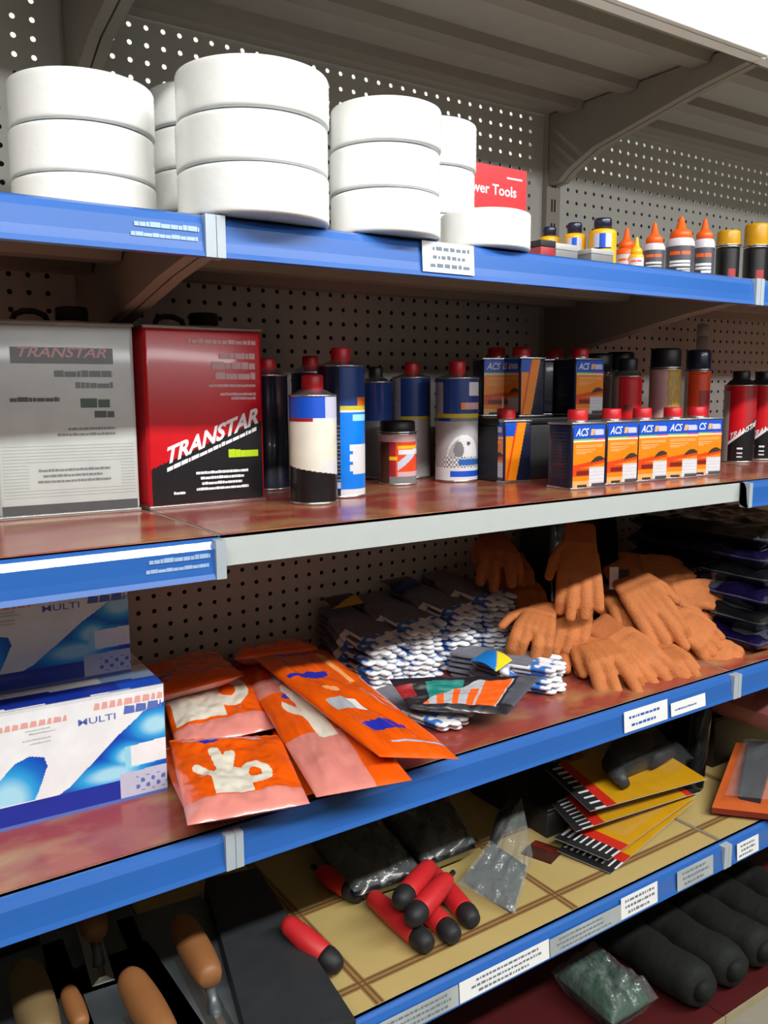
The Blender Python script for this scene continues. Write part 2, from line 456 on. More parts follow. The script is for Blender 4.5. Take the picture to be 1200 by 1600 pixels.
for k, lab in BAYS:
    t = thing('shelving_bay', lab, 'shelving', (k, 0, 0), group=None)
    peg_panel(0.020, 1-0.020, 0.15, 2.27, t)
    upright(0, 0, t); upright(1, 0, t)
    shelf(0, 1, ZT, t, 'header_white', None)
    shelf(0, 1, ZA, t, prints=(k == -1))
    shelf(0, 1, ZB, t, 'lip_white' if k == 0 else 'shelf_grey', None if k == 0 else 'strip_blue', 'marble_liner', prints=(k == -1))
    shelf(0, 1, ZC, t, liner='marble_liner')
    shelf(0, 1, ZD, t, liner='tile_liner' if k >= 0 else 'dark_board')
    b = MB(); b.box(0.001, .999, -0.03, DEP-.002, ZE-.004, ZE, 'base_red'); b.box(0.001, .999, -0.033, -.03, ZE-.016, ZE+.002, 'floor_tile')
    b.box(0.001, .999, 0.0, 0.02, 0, ZE-.016, 'shelf_grey'); b.build('base_deck', t)
    h_ = MB(); h_.box(0.003, .997, -0.012, -0.002, ZT-LIP+.004, ZT+0.20, 'header_white', bev=.002); h_.build('header_board', t)
m_ = MB(); m_.box(-1, 2, .56, .58, 0.1, 1.893, 'dark_board')  # added board: blocks light behind the lower panel holes, top rows stay bright
tag(m_.build('light_block_board'), 'added dark board blocking light behind the lower holes of the perforated panels', 'board')

t = thing('opposite_shelving', 'shelving unit on the other side of the aisle, behind the viewer', 'shelving', (0.5, -2.3, 0))
mb = MB(); mb.box(-3.5, 3.5, -.04, .04, 0, 1.86, 'shelf_grey'); mb.build('back_panel', t)
for z_ in (.15, .55, .95, 1.35, 1.80):
    mb = MB(); mb.box(-3.5, 3.5, -.45, .45, z_-.03, z_, 'shelf_grey'); mb.build('shelf', t)

# price labels standing in the strips
def price_label(x0, x1, z0, z1, m='paper', label='', seed=1, ink='ink', rows=3):
    mb = MB(); y0, y1 = -.0165, -.0190
    f = lambda x, z: (x, y0+(y1-y0)*(z1-z)/(z1-z0) - .0004, z)
    w = x1-x0
    g = lambda x, z, d=0.0: (x, y0+(y1-y0)*(z1-z)/(z1-z0)-d, z)
    mb.add([g(x0, z0), g(x1, z0), g(x1, z1), g(x0, z1), g(x0, z0, -.0006), g(x1, z0, -.0006), g(x1, z1, -.0006), g(x0, z1, -.0006)],
           [(0, 1, 2, 3), (5, 4, 7, 6), (0, 4, 5, 1), (1, 5, 6, 2), (2, 6, 7, 3), (3, 7, 4, 0)], m)
    r = random.Random(seed); hh = (z1-z0)
    for i in range(rows):
        z = z1-hh*(i+1)/(rows+.6); a = x0+w*r.uniform(.08, .2); b = x0+w*r.uniform(.7, .92)
        squiggle(mb, r, a, b, z, hh*.13, ink, f, .5)
    return tag(mb.build('price_label'), label, 'label')
price_label(.276, .36, ZA-.041, ZA-.003, label='white price label on the top blue strip below the white rolls', seed=2)
price_label(.69, .80, ZC-.041, ZC-.006, 'paper', 'pale price label on the blue strip under the orange gloves, the left one', 3, 'strip_blue', 2)
price_label(.81, .905, ZC-.040, ZC-.017, 'paper', 'pale narrow price label on the blue strip under the orange gloves, the right one', 4, 'strip_blue', 1)
price_label(.19, .345, ZD-.043, ZD-.012, 'paper_grey', 'long grey price label at the left end of the lowest blue strip', 5)
price_label(.347, .53, ZD-.043, ZD-.011, 'paper', 'long whitish price label in the lowest strip under the red handled tools', 6)
price_label(.532, .70, ZD-.043, ZD-.014, 'paper_grey', 'grey streaked price label between two whiter ones in the lowest strip', 7)
price_label(.70, .795, ZD-.042, ZD-.004, 'paper', 'bright white price label in the lowest strip, left of the blue gap', 8)
price_label(.85, .955, ZD-.043, ZD-.006, 'paper_grey', 'grey price label at the right end of the lowest strip of the middle bay', 9)
price_label(1.03, 1.10, ZD-.043, ZD-.010, 'paper', 'whitish price label on the lowest strip just past the right seam', 10)

# ------------------------------------------------------------------ top shelf: white rolls
def roll_mesh(R, H, name):
    mb = MB(); r = random.Random(int(R*1e4)); prof = [(R*.38, 0.001, 'roll_core'), (R*.40, 0, 'roll_side'), (R-.004, 0, 'roll_side'), (R-.001, .0015, 'roll_white')]
    n = 14
    for i in range(n+1):
        prof.append((R-.0006*(i % 2), .004+(H-.008)*i/n, 'roll_white'))
    prof += [(R-.001, H-.002, 'roll_white'), (R-.005, H-.0005, 'roll_side'), (R*.40, H-.0005, 'roll_side'), (R*.38, H-.001, 'roll_core'), (R*.38, 0.001, 'roll_core')]
    mb.lathe(prof, 64, 'roll_white')
    # strip cap faces added by lathe are inside the core wall
    return mb
def stack(x, y, R, n, H, z, labels, group):
    first = None
    for i in range(n):
        jx, jy = (0.0015*((i*7) % 3-1), 0.0015*((i*5) % 3-1))
        if first is None:
            t = thing('white_roll', labels[i], 'roll', (x, y, z), group=group)
            mb = MB(); rr = R
            prof = [(rr-.004, 0, 'roll_side'), (rr-.001, .0015, 'roll_white')]
            for q in range(15): prof.append((rr-.0005*(q % 2), .004+(H-.009)*q/14, 'roll_white'))
            prof += [(rr-.001, H-.0025, 'roll_white'), (rr-.005, H-.0006, 'roll_side'), (rr*.40, H-.0006, 'roll_side'), (rr*.40, 0, 'roll_side'), (rr-.004, 0, 'roll_side')]
            vs = []; 
            # open ring: build without caps
            segs = 64; fs = []; ms = []
            for (r_, z_, m_) in prof:
                for k in range(segs):
                    a = 2*pi*k/segs; vs.append((r_*cos(a), r_*sin(a), z_))
            for p in range(len(prof)-1):
                for k in range(segs):
                    k2 = (k+1) % segs; fs.append((p*segs+k, p*segs+k2, (p+1)*segs+k2, (p+1)*segs+k)); ms.append(prof[p][2])
            mb.add(vs, fs, ms, True); mb.build('winding', t)
            c = MB()
            for (ra, rb) in ((rr*.398, rr*.36),):
                pr = [(ra, .001), (ra, H-.001), (rb, H-.001), (rb, .001), (ra, .001)]; vs = []; fs = []
                for (r_, z_) in pr:
                    for k in range(48):
                        a = 2*pi*k/48; vs.append((r_*cos(a), r_*sin(a), z_))
                for p in range(4):
                    for k in range(48):
                        k2 = (k+1) % 48; fs.append((p*48+k, p*48+k2, (p+1)*48+k2, (p+1)*48+k))
                c.add(vs, fs, 'roll_core', True)
            c.build('core', t)
            first = t
        else:
            dup(first, (x+jx, y+jy, z+i*(H+.0006)), (0, 0, i*1.3), labels[i])
def L3(s, a='bottom', b='middle', c='top'): return [f'white roll, {q} of {s}' for q in (a, b, c)]
G = 'white rolls stacked on the top shelf'
stack(-.080, .185, .083, 3, .0550, ZA, L3('the leftmost stack'), G)
stack(.128, .300, .083, 4, .0552, ZA, ['white roll at the bottom of the stack behind the two left stacks', 'white roll second from the bottom in the stack behind the two left stacks', 'white roll third from the bottom in the stack behind the two left stacks', 'white roll on top of the stack half hidden behind the two left stacks'], G)
stack(.070, .032, .0869, 3, .0533, ZA, L3('the largest stack over the shelf edge'), G)
stack(.251, .028, .0699, 3, .0517, ZA, L3('the stack left of the single roll'), G)
stack(.440, .186, .070, 3, .0680, ZA, ['white roll at the bottom of the stack behind the single right roll', 'white roll in the middle of the stack behind the single right roll', 'white roll on top of the stack left of the red sign'], G)
stack(.4235, .0347, .0627, 1, .0510, ZA, ['single white roll in front of the red sign, nearest the small bottles'], G)

# red sign
t = thing('shelf_sign', 'red sign card reading Power Tools standing behind the white rolls', 'sign', (0, 0, 0))
p0 = (0.558, 0.220, 1.755); p1 = (0.673, 0.220, 1.757); p2 = (0.674, 0.220, 1.705)
x0_, x1_ = p0[0]-.085, p1[0]; z1_ = p1[2]; z0_ = p2[2]-.018
mb = MB(); mb.box(x0_, x1_, .22, .2225, z0_, z1_, 'sign_red')
f = lambda x, y: (x, .2196, y)
text_into(mb, 'Power Tools', .0235, 'white_ink', lambda x, y: (x1_-.022-(.1240-x), .2196, z0_+.024+y))
squiggle(mb, random.Random(3), x1_-.045, x1_-.010, z1_-.018, .0035, 'white_ink', f, .05)
t.location = ((x0_+x1_)/2, .22, ZA)
o = mb.build('sign_card', t); o.location = (-(x0_+x1_)/2, -.22, -ZA)
mb = MB(); mb.tube([(0, .006, 0.004), (0, .006, z1_-ZA-.005)], .0025, 'tin_edge'); mb.box(-.035, .035, -.025, .03, 0, .003, 'tin_edge'); mb.build('sign_stand', t)

# ------------------------------------------------------------------ cans and bottles
def face_ang(x, y): return atan2(CAM.y-y, CAM.x-x)
def cyl_can(name, label, cat, x, y, z, R, H, bands, capR, capH, capmat, fn=None, shoulder=0.010, segs=128, group=None, lidmat='tin_edge', nz=None, turn=0.0, decorate=None):
    """cylinder can: bands [(v_top, mat)], rim rings, domed shoulder, cap"""
    t = thing(name, label, cat, (x, y, z), face_ang(x, y)+turn, group)
    mb = MB(); prof = [(R*.9, 0.0015, 'tin_edge'), (R*.98, 0, 'tin_edge'), (R+.0008, .0012, 'tin_edge'), (R+.0006, .0035, 'tin_edge')]
    n = nz or (120 if fn else 1)
    vprev = 0; hb = H-.007
    if fn:
        for i in range(n+1): prof.append((R, .0038+hb*i/n, bands(i/n) if callable(bands) else next((b[1] for b in bands if (i+.5)/n <= b[0]), bands[-1][1])))
    else:
        for (v, m_) in bands:
            prof.append((R, .0038+hb*vprev, m_)); vprev = v
        prof.append((R, .0038+hb, 'tin_edge'))
    prof += [(R+.0006, H-.0028, 'tin_edge'), (R+.0008, H-.001, 'tin_edge'), (R*.97, H, lidmat), (R*.93, H-.001, lidmat), (capR*1.15+.001, H+shoulder*.8, lidmat), (capR*.9, H+shoulder, lidmat), (0.0001, H+shoulder, lidmat)]
    ff = None
    if fn: ff = lambda th, z_, m_: (fn(th*R, (z_-.0038)/hb, m_) if .0038 <= z_ <= .0038+hb else m_)
    mb.lathe(prof, segs, 'tin_edge', fn=ff, th0=0.0)
    if decorate: decorate(mb, R, H)
    mb.build('can_body', t)
    c = MB(); zz = H+shoulder-.002
    pr = [(capR*.98, zz, capmat), (capR, zz+.001, capmat), (capR*.985, zz+capH*.86, capmat), (capR*.93, zz+capH*.97, capmat), (capR*.85, zz+capH, capmat), (0.0001, zz+capH, capmat)]
    c.lathe(pr, 40, capmat)
    c.build('cap', t)
    return t
def on_can(R, lift=.0004):
    # s = metres to the viewer's right of the centre of the facing side
    return lambda s, z: ((R+lift)*cos(s/R), (R+lift)*sin(s/R), z)

# small goods on the top shelf
A_GRP = 'small bottles at the right end of the top shelf'
def flat_tin(label, x, y, w_, d, h, m='silver_dark', topm='silver', rz=0):
    t = thing('small_box', label, 'box', (x, y, ZA), rz)
    mb = MB(); mb.box(-w_/2, w_/2, -d/2, d/2, 0, h*.7, m, bev=.0012); mb.build('box_body', t)
    mb = MB(); mb.box(-w_/2-.0006, w_/2+.0006, -d/2-.0006, d/2+.0006, h*.7, h, topm, bev=.0012); mb.build('lid', t)
flat_tin('small black and red box beside the single white roll', .560, .075, .030, .05, .032, 'red_dull', 'soft_black')
flat_tin('small flat grey box right of the black and red one', .605, .080, .048, .05, .031, 'silver_dark', 'silver')
flat_tin('small flat grey box beside the yellow bottles', .665, .060, .05, .045, .026, 'silver_dark', 'silver')
def yellow_bottle(label, x, y, R, h, hc):
    t = thing('yellow_bottle', label, 'bottle', (x, y, ZA), face_ang(x, y), A_GRP)
    mb = MB()
    def fn(th, z_, m_):
        s = th*R; v = z_/h
        if abs(s) < R*.62 and .12 < v < .88:
            if v > .60: return 'royal_blue' if abs(s) < R*.28 else 'box_lilac'
            if .545 < v < .58: return 'navy'
            if v < .22: return 'navy'
            return 'tag_yellow'
        return m_
    pr = [(R*.9, 0, 'yellow_plastic'), (R, .003, 'yellow_plastic')]+[(R, .003+(h-.008)*i/24, 'yellow_plastic') for i in range(1, 25)]+[(R*.93, h-.001, 'yellow_plastic'), (R*.7, h+.001, 'yellow_plastic'), (.0001, h+.001, 'yellow_plastic')]
    mb.lathe(pr, 56, 'yellow_plastic', fn=fn, th0=0.0); mb.build('bottle_body', t)
    c = MB(); q = R*.64; c.lathe([(q, h, 'navy'), (q, hc-.003, 'navy'), (q*.9, hc, 'navy'), (.0001, hc, 'navy')], 32, 'navy'); c.build('cap', t)
yellow_bottle('yellow bottle with navy cap, front and largest of the three', .755, .12, .0232, .075, .094)
yellow_bottle('yellow bottle with navy cap, middle of the three', .735, .165, .0195, .073, .092)
yellow_bottle('yellow bottle with navy cap, rearmost of the three', .722, .212, .0185, .074, .091)
def glue_bottle(label, x, y, R, h, ht, body='bottle_grey', sh='bottle_lilac', tip='orange_plastic', group=A_GRP):
    t = thing('nozzle_bottle', label, 'bottle', (x, y, ZA), face_ang(x, y), group)
    mb = MB()
    def fn(th, z_, m_):
        s = th*R; v = z_/h
        if m_ == body and abs(s) < R*.75:
            if .60 < v < .68 and not (abs(s/R-.05) < .07): return 'orange_plastic'
            if .43 < v < .48 or .36 < v < .40 or (.22 < v < .25 and s > 0) or (.29 < v < .32 and s > -.2*R): return 'white_ink'
        return m_
    pr = [(R*.9, 0, body), (R, .003, body)]+[(R, .003+(h*.78-.003)*i/30, body) for i in range(1, 31)]
    pr += [(R, h*.80, sh), (R*.98, h*.90, sh), (R*.86, h*.97, sh), (R*.6, h, sh), (.0001, h, sh)]
    mb.lathe(pr, 64, body, fn=fn, th0=0.0); mb.build('bottle_body', t)
    c = MB(); q = R*.78; d = ht-h
    c.lathe([(q, h*.955, tip), (q, h+d*.20, tip), (q*.86, h+d*.30, tip), (q*.48, h+d*.42, tip), (q*.22, h+d*.92, tip), (q*.12, h+d, tip), (.0001, h+d, tip)], 32, tip)
    c.build('nozzle_cap', t)
glue_bottle('small yellow nozzle bottle with a pale label in front of a small orange one', .800, .085, .0125, .036, .064, 'box_lilac', 'yellow_plastic', 'yellow_plastic')
glue_bottle('small bottle with orange nozzle half hidden behind the yellow nozzle', .868, .165, .0185, .062, .098, 'bottle_lilac', 'orange_plastic')
glue_bottle('grey bottle with tall orange nozzle, left of the three alike', .888, .12, .0190, .066, .102)
glue_bottle('grey bottle with tall orange nozzle, middle and largest of the three alike', .958, .118, .0250, .081, .119)
glue_bottle('grey bottle with tall orange nozzle, right of the three alike', 1.046, .132, .0195, .090, .127)
def black_spray(label, x, y, R, h, hc):
    t = cyl_can('spray_can', label, 'spray can', x, y, ZA, R, h, [(1.0, 'black')], R*1.0, hc-h, 'gold_cap', shoulder=.002,
                fn=lambda s, v, m_: 'red_dull' if (.2 < v < .45 and s > R*.1 and s < R*.8) else m_, nz=20, group='black spray cans with yellow caps on the top shelf')
black_spray('black spray can with a yellow cap, left of the ones by the right seam', 1.110, .125, .0215, .080, .109)
black_spray('black spray can with a yellow cap, standing in front over the right seam', 1.185, .115, .0228, .084, .127)
black_spray('black spray can with a yellow cap, cut off by the right edge of the photo', 1.245, .105, .0228, .084, .127)

# ------------------------------------------------------------------ second shelf: tins
def big_tin(label, x0, x1, y0, y1, H, rz, deco, base, name='solvent_tin'):
    cx = (x0+x1)/2; W = x1-x0; D = y1-y0
    t = thing(name, label, 'tin', (cx, (y0+y1)/2, ZB+.0012), rz)
    mb = MB(); mb.box(-W/2, W/2, -D/2, D/2, .003, H-.003, base, bev=.006)
    mb.box(-W/2-.001, W/2+.001, -D/2-.001, D/2+.001, 0, .005, 'tin_edge', bev=.001)
    mb.box(-W/2-.001, W/2+.001, -D/2-.001, D/2+.001, H-.005, H, 'tin_edge', bev=.001)
    deco(mb, W, D, H)
    mb.build('tin_body', t)
    c = MB(); c.lathe([(.019, H, 'tin_edge'), (.019, H+.004, 'dark_cap'), (.021, H+.005, 'dark_cap'), (.021, H+.020, 'dark_cap'), (.019, H+.022, 'dark_cap'), (.0001, H+.022, 'dark_cap')], 32, 'dark_cap', T=Matrix.Translation((W*.12, .0, 0))); c.build('screw_cap', t)
    c = MB(); c.tube([(-W*.30, 0, H), (-W*.28, 0, H+.010), (-W*.22, 0, H+.015), (-W*.14, 0, H+.015), (-W*.07, 0, H+.010), (-W*.05, 0, H)], .004, 'dark_cap'); c.build('handle', t)
    return t
def deco_red(mb, W, D, H):
    yf = -D/2-.0004
    P = lambda u, v: (-W/2+.004+(W-.008)*u, yf, .006+(H-.012)*v)
    def fn(u, v):
        if v < .21+.27*u and v < .50 and not (v > .47 and u > .9): return 'label_black'
        return None
    mb.grid(P, 90, 120, fn)
    yf2 = yf-.0003
    w_, h_ = W-.008, H-.012
    Pf = lambda x, z: (-W/2+.004+x, yf2, .006+z)
    ang = atan2(.27*h_, w_)
    ca, sa = cos(ang), sin(ang)
    def slant(ox, oz): return lambda x, y: Pf(ox+x*ca-y*sa*.0, oz+x*sa+y)
    text_into(mb, 'TRANSTAR', .0310, 'white_ink', slant(w_*.115, h_*.232), shear=0.25, bold=.035)
    r = random.Random(5)
    squiggle(mb, r, 0, w_*.82/ca, 0, .006, 'white_ink', slant(w_*.13, h_*.190), .2)
    r = random.Random(8)
    squiggle(mb, r, w_*.68, w_*.96, h_*.255, .012, 'lime_ink', Pf, .02)
    for i, (a, b) in enumerate(((.38, .86), (.42, .82), (.43, .80), (.38, .86))): squiggle(mb, r, w_*a, w_*b, h_*(.165-.032*i), .0042, 'white_ink', Pf, .12)
    squiggle(mb, r, w_*.18, w_*.28, h_*.055, .004, 'white_ink', Pf, .1)
    squiggle(mb, r, w_*.35, w_*.96, h_*.925, .0065, 'pink_ink', Pf, .15)
    for a, v, hh in ((.62, .84, .009), (.55, .78, .010), (.58, .72, .010)): squiggle(mb, r, w_*a, w_*.95, h_*v, hh, 'pink_ink', Pf, .08)
    for a, v in ((.52, .675), (.62, .625), (.72, .60)): squiggle(mb, r, w_*a, w_*.95, h_*v, .0042, 'pink_ink', Pf, .12)
def deco_grey(mb, W, D, H):
    yf = -D/2-.0004; w_, h_ = W-.008, H-.012; r = random.Random(12)
    Pf = lambda x, z: (-W/2+.004+x, yf, .006+z)
    Pg = lambda x, z: (-W/2+.004+x, yf-.0003, .006+z)
    mb.add([Pf(0, 0), Pf(w_, 0), Pf(w_, h_*.05), Pf(0, h_*.05)], [(0, 1, 2, 3)], 'dark_ink')
    mb.add([Pf(w_*.12, h_*.80), Pf(w_*.86, h_*.80), Pf(w_*.86, h_*.885), Pf(w_*.12, h_*.885)], [(0, 1, 2, 3)], 'silver_dark')
    text_into(mb, 'TRANSTAR', .0225, 'pink_ink', lambda x, y: Pg(w_*.15+x*1.0, h_*.835+y*.8), shear=0.3)
    for a, b, v, hh, m_ in ((.42, .85, .73, .009, 'silver_dark'), (.57, .85, .67, .008, 'silver_dark'), (.10, .45, .60, .006, 'dark_ink'), (.60, .82, .565, .014, 'green_ink'), (.70, .85, .51, .009, 'dark_ink')):
        squiggle(mb, r, w_*a, w_*b, h_*v, hh, m_, Pf, .1)
    for a, b, v in ((.5, .85, .445), (.42, .85, .415), (.27, .8, .225), (.3, .74, .195), (.26, .8, .165)): squiggle(mb, r, w_*a, w_*b, h_*v, .0035, 'silver_dark', Pf, .2)
    for i in range(17):
        v = .09+.017*i*1.0
        if .14 < v < .27: 
            spans = ((0.02, .2), (.88, .99))
        else: spans = ((0.02, .99),)
        for a, b in spans: mb.add([Pf(w_*a, h_*v), Pf(w_*b, h_*v), Pf(w_*b, h_*v+.0008), Pf(w_*a, h_*v+.0008)], [(0, 1, 2, 3)], 'grey_tin_line')
big_tin('tall rectangular grey solvent tin at the left end of the second shelf', -.186, -.007, .252, .352, .2535, radians(-3.5), deco_grey, 'grey_tin')
big_tin('tall rectangular red and black solvent tin with a white diagonal brand', .0, .179, .246, .346, .2535, radians(2), deco_red, 'red_label')

# round cans on the second shelf
B0 = ZB+.0012
cyl_can('navy_can', 'navy can with a red cap, rear left in the cluster beside the red tin', 'spray can', .255, .385, B0, .0330, .190, [(1, 'navy')], .014, .018, 'red_cap', group=None)
cyl_can('navy_can', 'navy can with a red cap, rear middle in the cluster beside the red tin', 'spray can', .345, .400, B0, .0330, .196, [(1, 'navy')], .014, .018, 'red_cap')
def fn_darkblue(s, v, m_):
    R = .0361
    if s < -.001:
        if v < .55 and v > .04:
            k = int(v*100)
            if .06 < v < .11: return 'box_lilac'
            if k % 3 == 0 and s > -.026: return 'silver_dark'
            return 'purple_black'
        return 'navy' if v > .5 else 'purple_black'
    if v > .70: 
        if s > .026 and v < .77: return 'tin_edge_orange'
        return 'can_blue'
    if v > .665: return 'yellow_band'
    if v > .652: return 'silver_light'
    if v < .05: return 'silver_light'
    if .17 < v < .40 and s > .012+(.006 if (v*37) % 3 < 1 else 0): return 'silver_light'
    if .58 < v < .63 and s > .018: return 'wave_pale'
    return 'bright_blue'
cyl_can('blue_can', 'tall can, purple at left and bright blue at right, beside the cream labelled can', 'spray can', .305, .232, B0, .0365, .202, [(1, 'navy')], .0150, .020, 'red_cap', fn=fn_darkblue, shoulder=.008)
def fn_white(s, v, m_):
    if v > .80: return 'royal_blue' if s < .018 else 'box_lilac'
    if v > .765: return 'red_dull' if s < .0 else 'silver_light'
    if v > .30+.04*(-s/.04): return 'cream_label' if s < .012 or v > .4 else 'silver_light'
    return 'label_black'
cyl_can('white_label_can', 'can with a blue and cream label and red cap, left of the bright blue can', 'spray can', .229, .186, B0, .0345, .158, [(1, 'navy')], .0160, .022, 'red_cap', fn=fn_white, shoulder=.008)
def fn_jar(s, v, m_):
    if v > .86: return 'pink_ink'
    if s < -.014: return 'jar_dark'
    if .72 < v < .78 and s > 0: return 'yellow_plastic'
    if .60 < v < .70 and s > .002: return 'silver_light'
    if .48 < v < .56 and s < 0: return 'yellow_plastic'
    if .26+.9*s/.1 < v < .44+.9*s/.1 and s > 0: return 'box_lilac'
    if v < .14: return 'silver_dark'
    if v < .24 and s > 0: return 'pink_ink'
    return 'red_dull' if s < -.004 else 'tin_redorange'
cyl_can('jar', 'short brown and orange jar with a black lid in the middle of the second shelf', 'jar', .473, .321, B0, .0333, .090, [(1, 'jar_brown')], .031, .020, 'dark_cap', fn=fn_jar, shoulder=.003)
def fn_span(s, v, m_):
    if v > .965: return 'can_blue'
    if v > .655:
        if s > .022 and v > .83: return 'silver_light'
        if s > .008 and .70 < v < .77: return 'tin_orange' if s < .016 else 'pink_ink'
        return 'can_blue' if s > -.027 else 'silver'
    if v > .62: return 'yellow_band'
    if v > .585: return 'can_blue' if s < -.012 else 'silver_dark'
    if .035 < v < .095 and s > -.012: return 'royal_blue'
    if v < .125: return 'silver_light'
    if .15 < v < .205 and s > .004: return 'strip_blue'
    if v < .235 and s > -.026: return 'silver_dark' if (int((s+.05)/.0032)+int(v*42)) % 2 else 'silver_light'
    d = hypot((s-.014)/.033, (v-.20)/.25)
    if d < 1:
        if .9 < d: return 'silver_light'
        if hypot((s-.004)/.009, (v-.30)/.085) < 1: return 'silver_dark'
        if hypot((s-.022)/.004, (v-.365)/.02) < 1: return 'dark_ink'
        return 'silver_light' if s > .004 else 'silver'
    return 'silver'
cyl_can('silver_can', 'large silver can with blue top and a dog picture, standing in front', 'spray can', .592, .304, B0, .0385, .186, [(1, 'silver')], .0145, .022, 'red_cap', fn=fn_span, shoulder=.008, segs=128)
cyl_can('silver_can', 'large silver can with blue top, behind the jar, left of the front one', 'spray can', .560, .400, B0, .0360, .188, [(1, 'silver')], .0135, .020, 'red_cap', fn=lambda s, v, m_: 'silver' if (v < .58 or s < -.022) else ('yellow_band' if v < .62 else 'can_blue'), shoulder=.008)
cyl_can('silver_can', 'dim silver can standing at the very back left of the jar', 'spray can', .500, .430, B0, .0300, .180, [(.6, 'silver_dark'), (1, 'can_blue')], .0135, .020, 'dark_cap', shoulder=.008)

# small rectangular orange tins
TW, TD, TH = .0765, .058, .110
def rr_point(a, w_, d, cr):
    """point on rounded rectangle by arclength fraction start at front-left corner going to viewer's right"""
    return None
def make_tin():
    t = thing('orange_tin', 'x', 'tin', (0, 0, 0), 0, 'small orange and navy tins on the second shelf')
    mb = MB(); mb.box(-TW/2, TW/2, -TD/2, TD/2, .002, TH-.002, 'navy', bev=.005)
    mb.box(-TW/2-.0006, TW/2+.0006, -TD/2-.0006, TD/2+.0006, 0, .0035, 'tin_edge', bev=.001)
    mb.box(-TW/2-.0006, TW/2+.0006, -TD/2-.0006, TD/2+.0006, TH-.0035, TH, 'tin_edge', bev=.001)
    y = -TD/2-.0004; w_ = TW-.006; h_ = TH-.008
    def fn(u, v):
        if v > .77: return 'royal_blue'
        if v > .745: return 'tin_green' if u < .65 else 'tin_pink'
        if v > .72: return 'cream_label'
        if u > .52 and v < .31: return 'dark_ink' if (v < .05 and u > .6) else ('silver_light' if int(v*70) % 4 else 'box_lilac')
        x = (u-.52)/.48
        if 0 < x and .375+.05*x < v < .375+.05*x+.085*max(0., 1-((x-.55)/.5)**2): return 'tin_car'
        if .285 < v-.09*u < .355+.0*u and v < .46: return 'tin_redorange'
        if .17 < v < .30: return 'tin_darkred' if (u > .12 and .19 < v < .26) else 'tin_redorange'
        if v < .04: return 'tin_car' if .15 < u < .45 else 'tin_orange_pale'
        if v < .10: return 'tin_orange_pale'
        return 'tin_orange'
    mb.grid(lambda u, v: (-w_/2+w_*u, y, .004+h_*v), 60, 80, fn)
    f = lambda x, z: (-w_/2+x, y-.0003, .004+z)
    text_into(mb, 'ACS', .0185, 'white_ink', lambda x, yy: f(w_*.07+x*.75, h_*.825+yy*.95), shear=.35)
    r = random.Random(6)
    mb.add([f(w_*.52, h_*.83), f(w_*.63, h_*.83), f(w_*.66, h_*.93), f(w_*.55, h_*.93)], [(0, 1, 2, 3)], 'tin_orange_pale')
    squiggle(mb, r, w_*.66, w_*.95, h_*.83, .010, 'box_lilac', f, .03)
    for a, b, v in ((.08, .92, .66), (.08, .92, .635), (.08, .7, .59), (.08, .6, .555), (.1, .4, .53)): squiggle(mb, r, w_*a, w_*b, h_*v, .0022, 'tin_orange_pale', f, .15)
    x = TW/2+.0004; d_ = TD-.006                                    # right side: slanted stripe, then navy
    def fs(u, v):
        e = .10+.38*v
        return 'tin_orange' if e < u+0.0 < e+.34 else ('tin_redorange' if u < e and u > e-.08 else (None if u > e else 'tin_orange'))
    mb.grid(lambda u, v: (x, -d_/2+d_*u, .004+h_*v), 40, 60, lambda u, v: ('royal_blue' if v > .77 and u < .10+.38*v-.05 else fs(u, v)))
    xs = -TW/2-.0004                                                # left side: navy with small print
    for i in range(14): squiggle(mb, r, -d_*.35, d_*.35, h_*(.15+.055*i), .0012, 'dark_ink', lambda a, z: (xs, -a, .004+z), .4)
    squiggle(mb, r, -d_*.3, d_*.25, h_*.34, .003, 'tin_darkred', lambda a, z: (xs-.0001, -a, .004+z), .4)
    mb.build('tin_body', t)
    c = MB(); q = .0165
    c.lathe([(q+.001, TH, 'tin_edge'), (q, TH+.003, 'red_cap'), (q+.0003, TH+.004, 'red_cap'), (q, TH+.018, 'red_cap'), (q*.92, TH+.020, 'red_cap'), (.0001, TH+.020, 'red_cap')], 32, 'red_cap')
    c.build('cap', t)
    return t
tin0 = make_tin()
def put_tin(x, y, deg, lab, first=[True], z=B0):
    if first[0]:
        first[0] = False; tin0.location = (x, y, z); tin0.rotation_euler = (0, 0, radians(deg)); tin0['label'] = lab
    else: dup(tin0, (x, y, z), (0, 0, radians(deg)), lab)
def tin_front(P, deg, lab, z=B0):
    """P: where the middle of the label face meets the shelf"""
    a = radians(deg); put_tin(P[0]-sin(a)*TD/2, P[1]+cos(a)*TD/2, deg, lab, z=z)
def tin_corner(P, deg, lab, z=B0):
    a = radians(deg); put_tin(P[0]-(cos(a)*TW/2+sin(a)*TD/2), P[1]-(sin(a)*TW/2-cos(a)*TD/2), deg, lab, z=z)
tin_front((0.681, 0.068, 1.225), -3, 'orange tin in the front row, its navy side showing at left')
tin_front((0.778, 0.081, 1.225), -4, 'orange tin in the front row, second facing out, next to the navy sided one')
tin_front((0.862, 0.084, 1.225), -5, 'orange tin in the middle of the five facing out in the front row')
tin_front((0.940, 0.081, 1.225), -12, 'orange tin, fourth of the five facing out in the front row')
tin_front((1.015, 0.084, 1.225), -12, 'orange tin at the right end of the front row')
tin_corner((0.628, 0.216, 1.225), -98, 'front row tin with orange slanted stripe, beside the silver dog can')
t = thing('low_carton', 'low black carton carrying the raised row of tins', 'box', (.765, .318, B0), radians(0))
mb = MB(); mb.box(-.135, .115, -.085, .085, 0, .100, 'soft_black', bev=.003); mb.build('box_body', t)
mb = MB(); mb.box(-.136, .116, -.086, .086, .100, .1125, 'black', bev=.002); mb.build('lid', t)
ZR = B0+.113
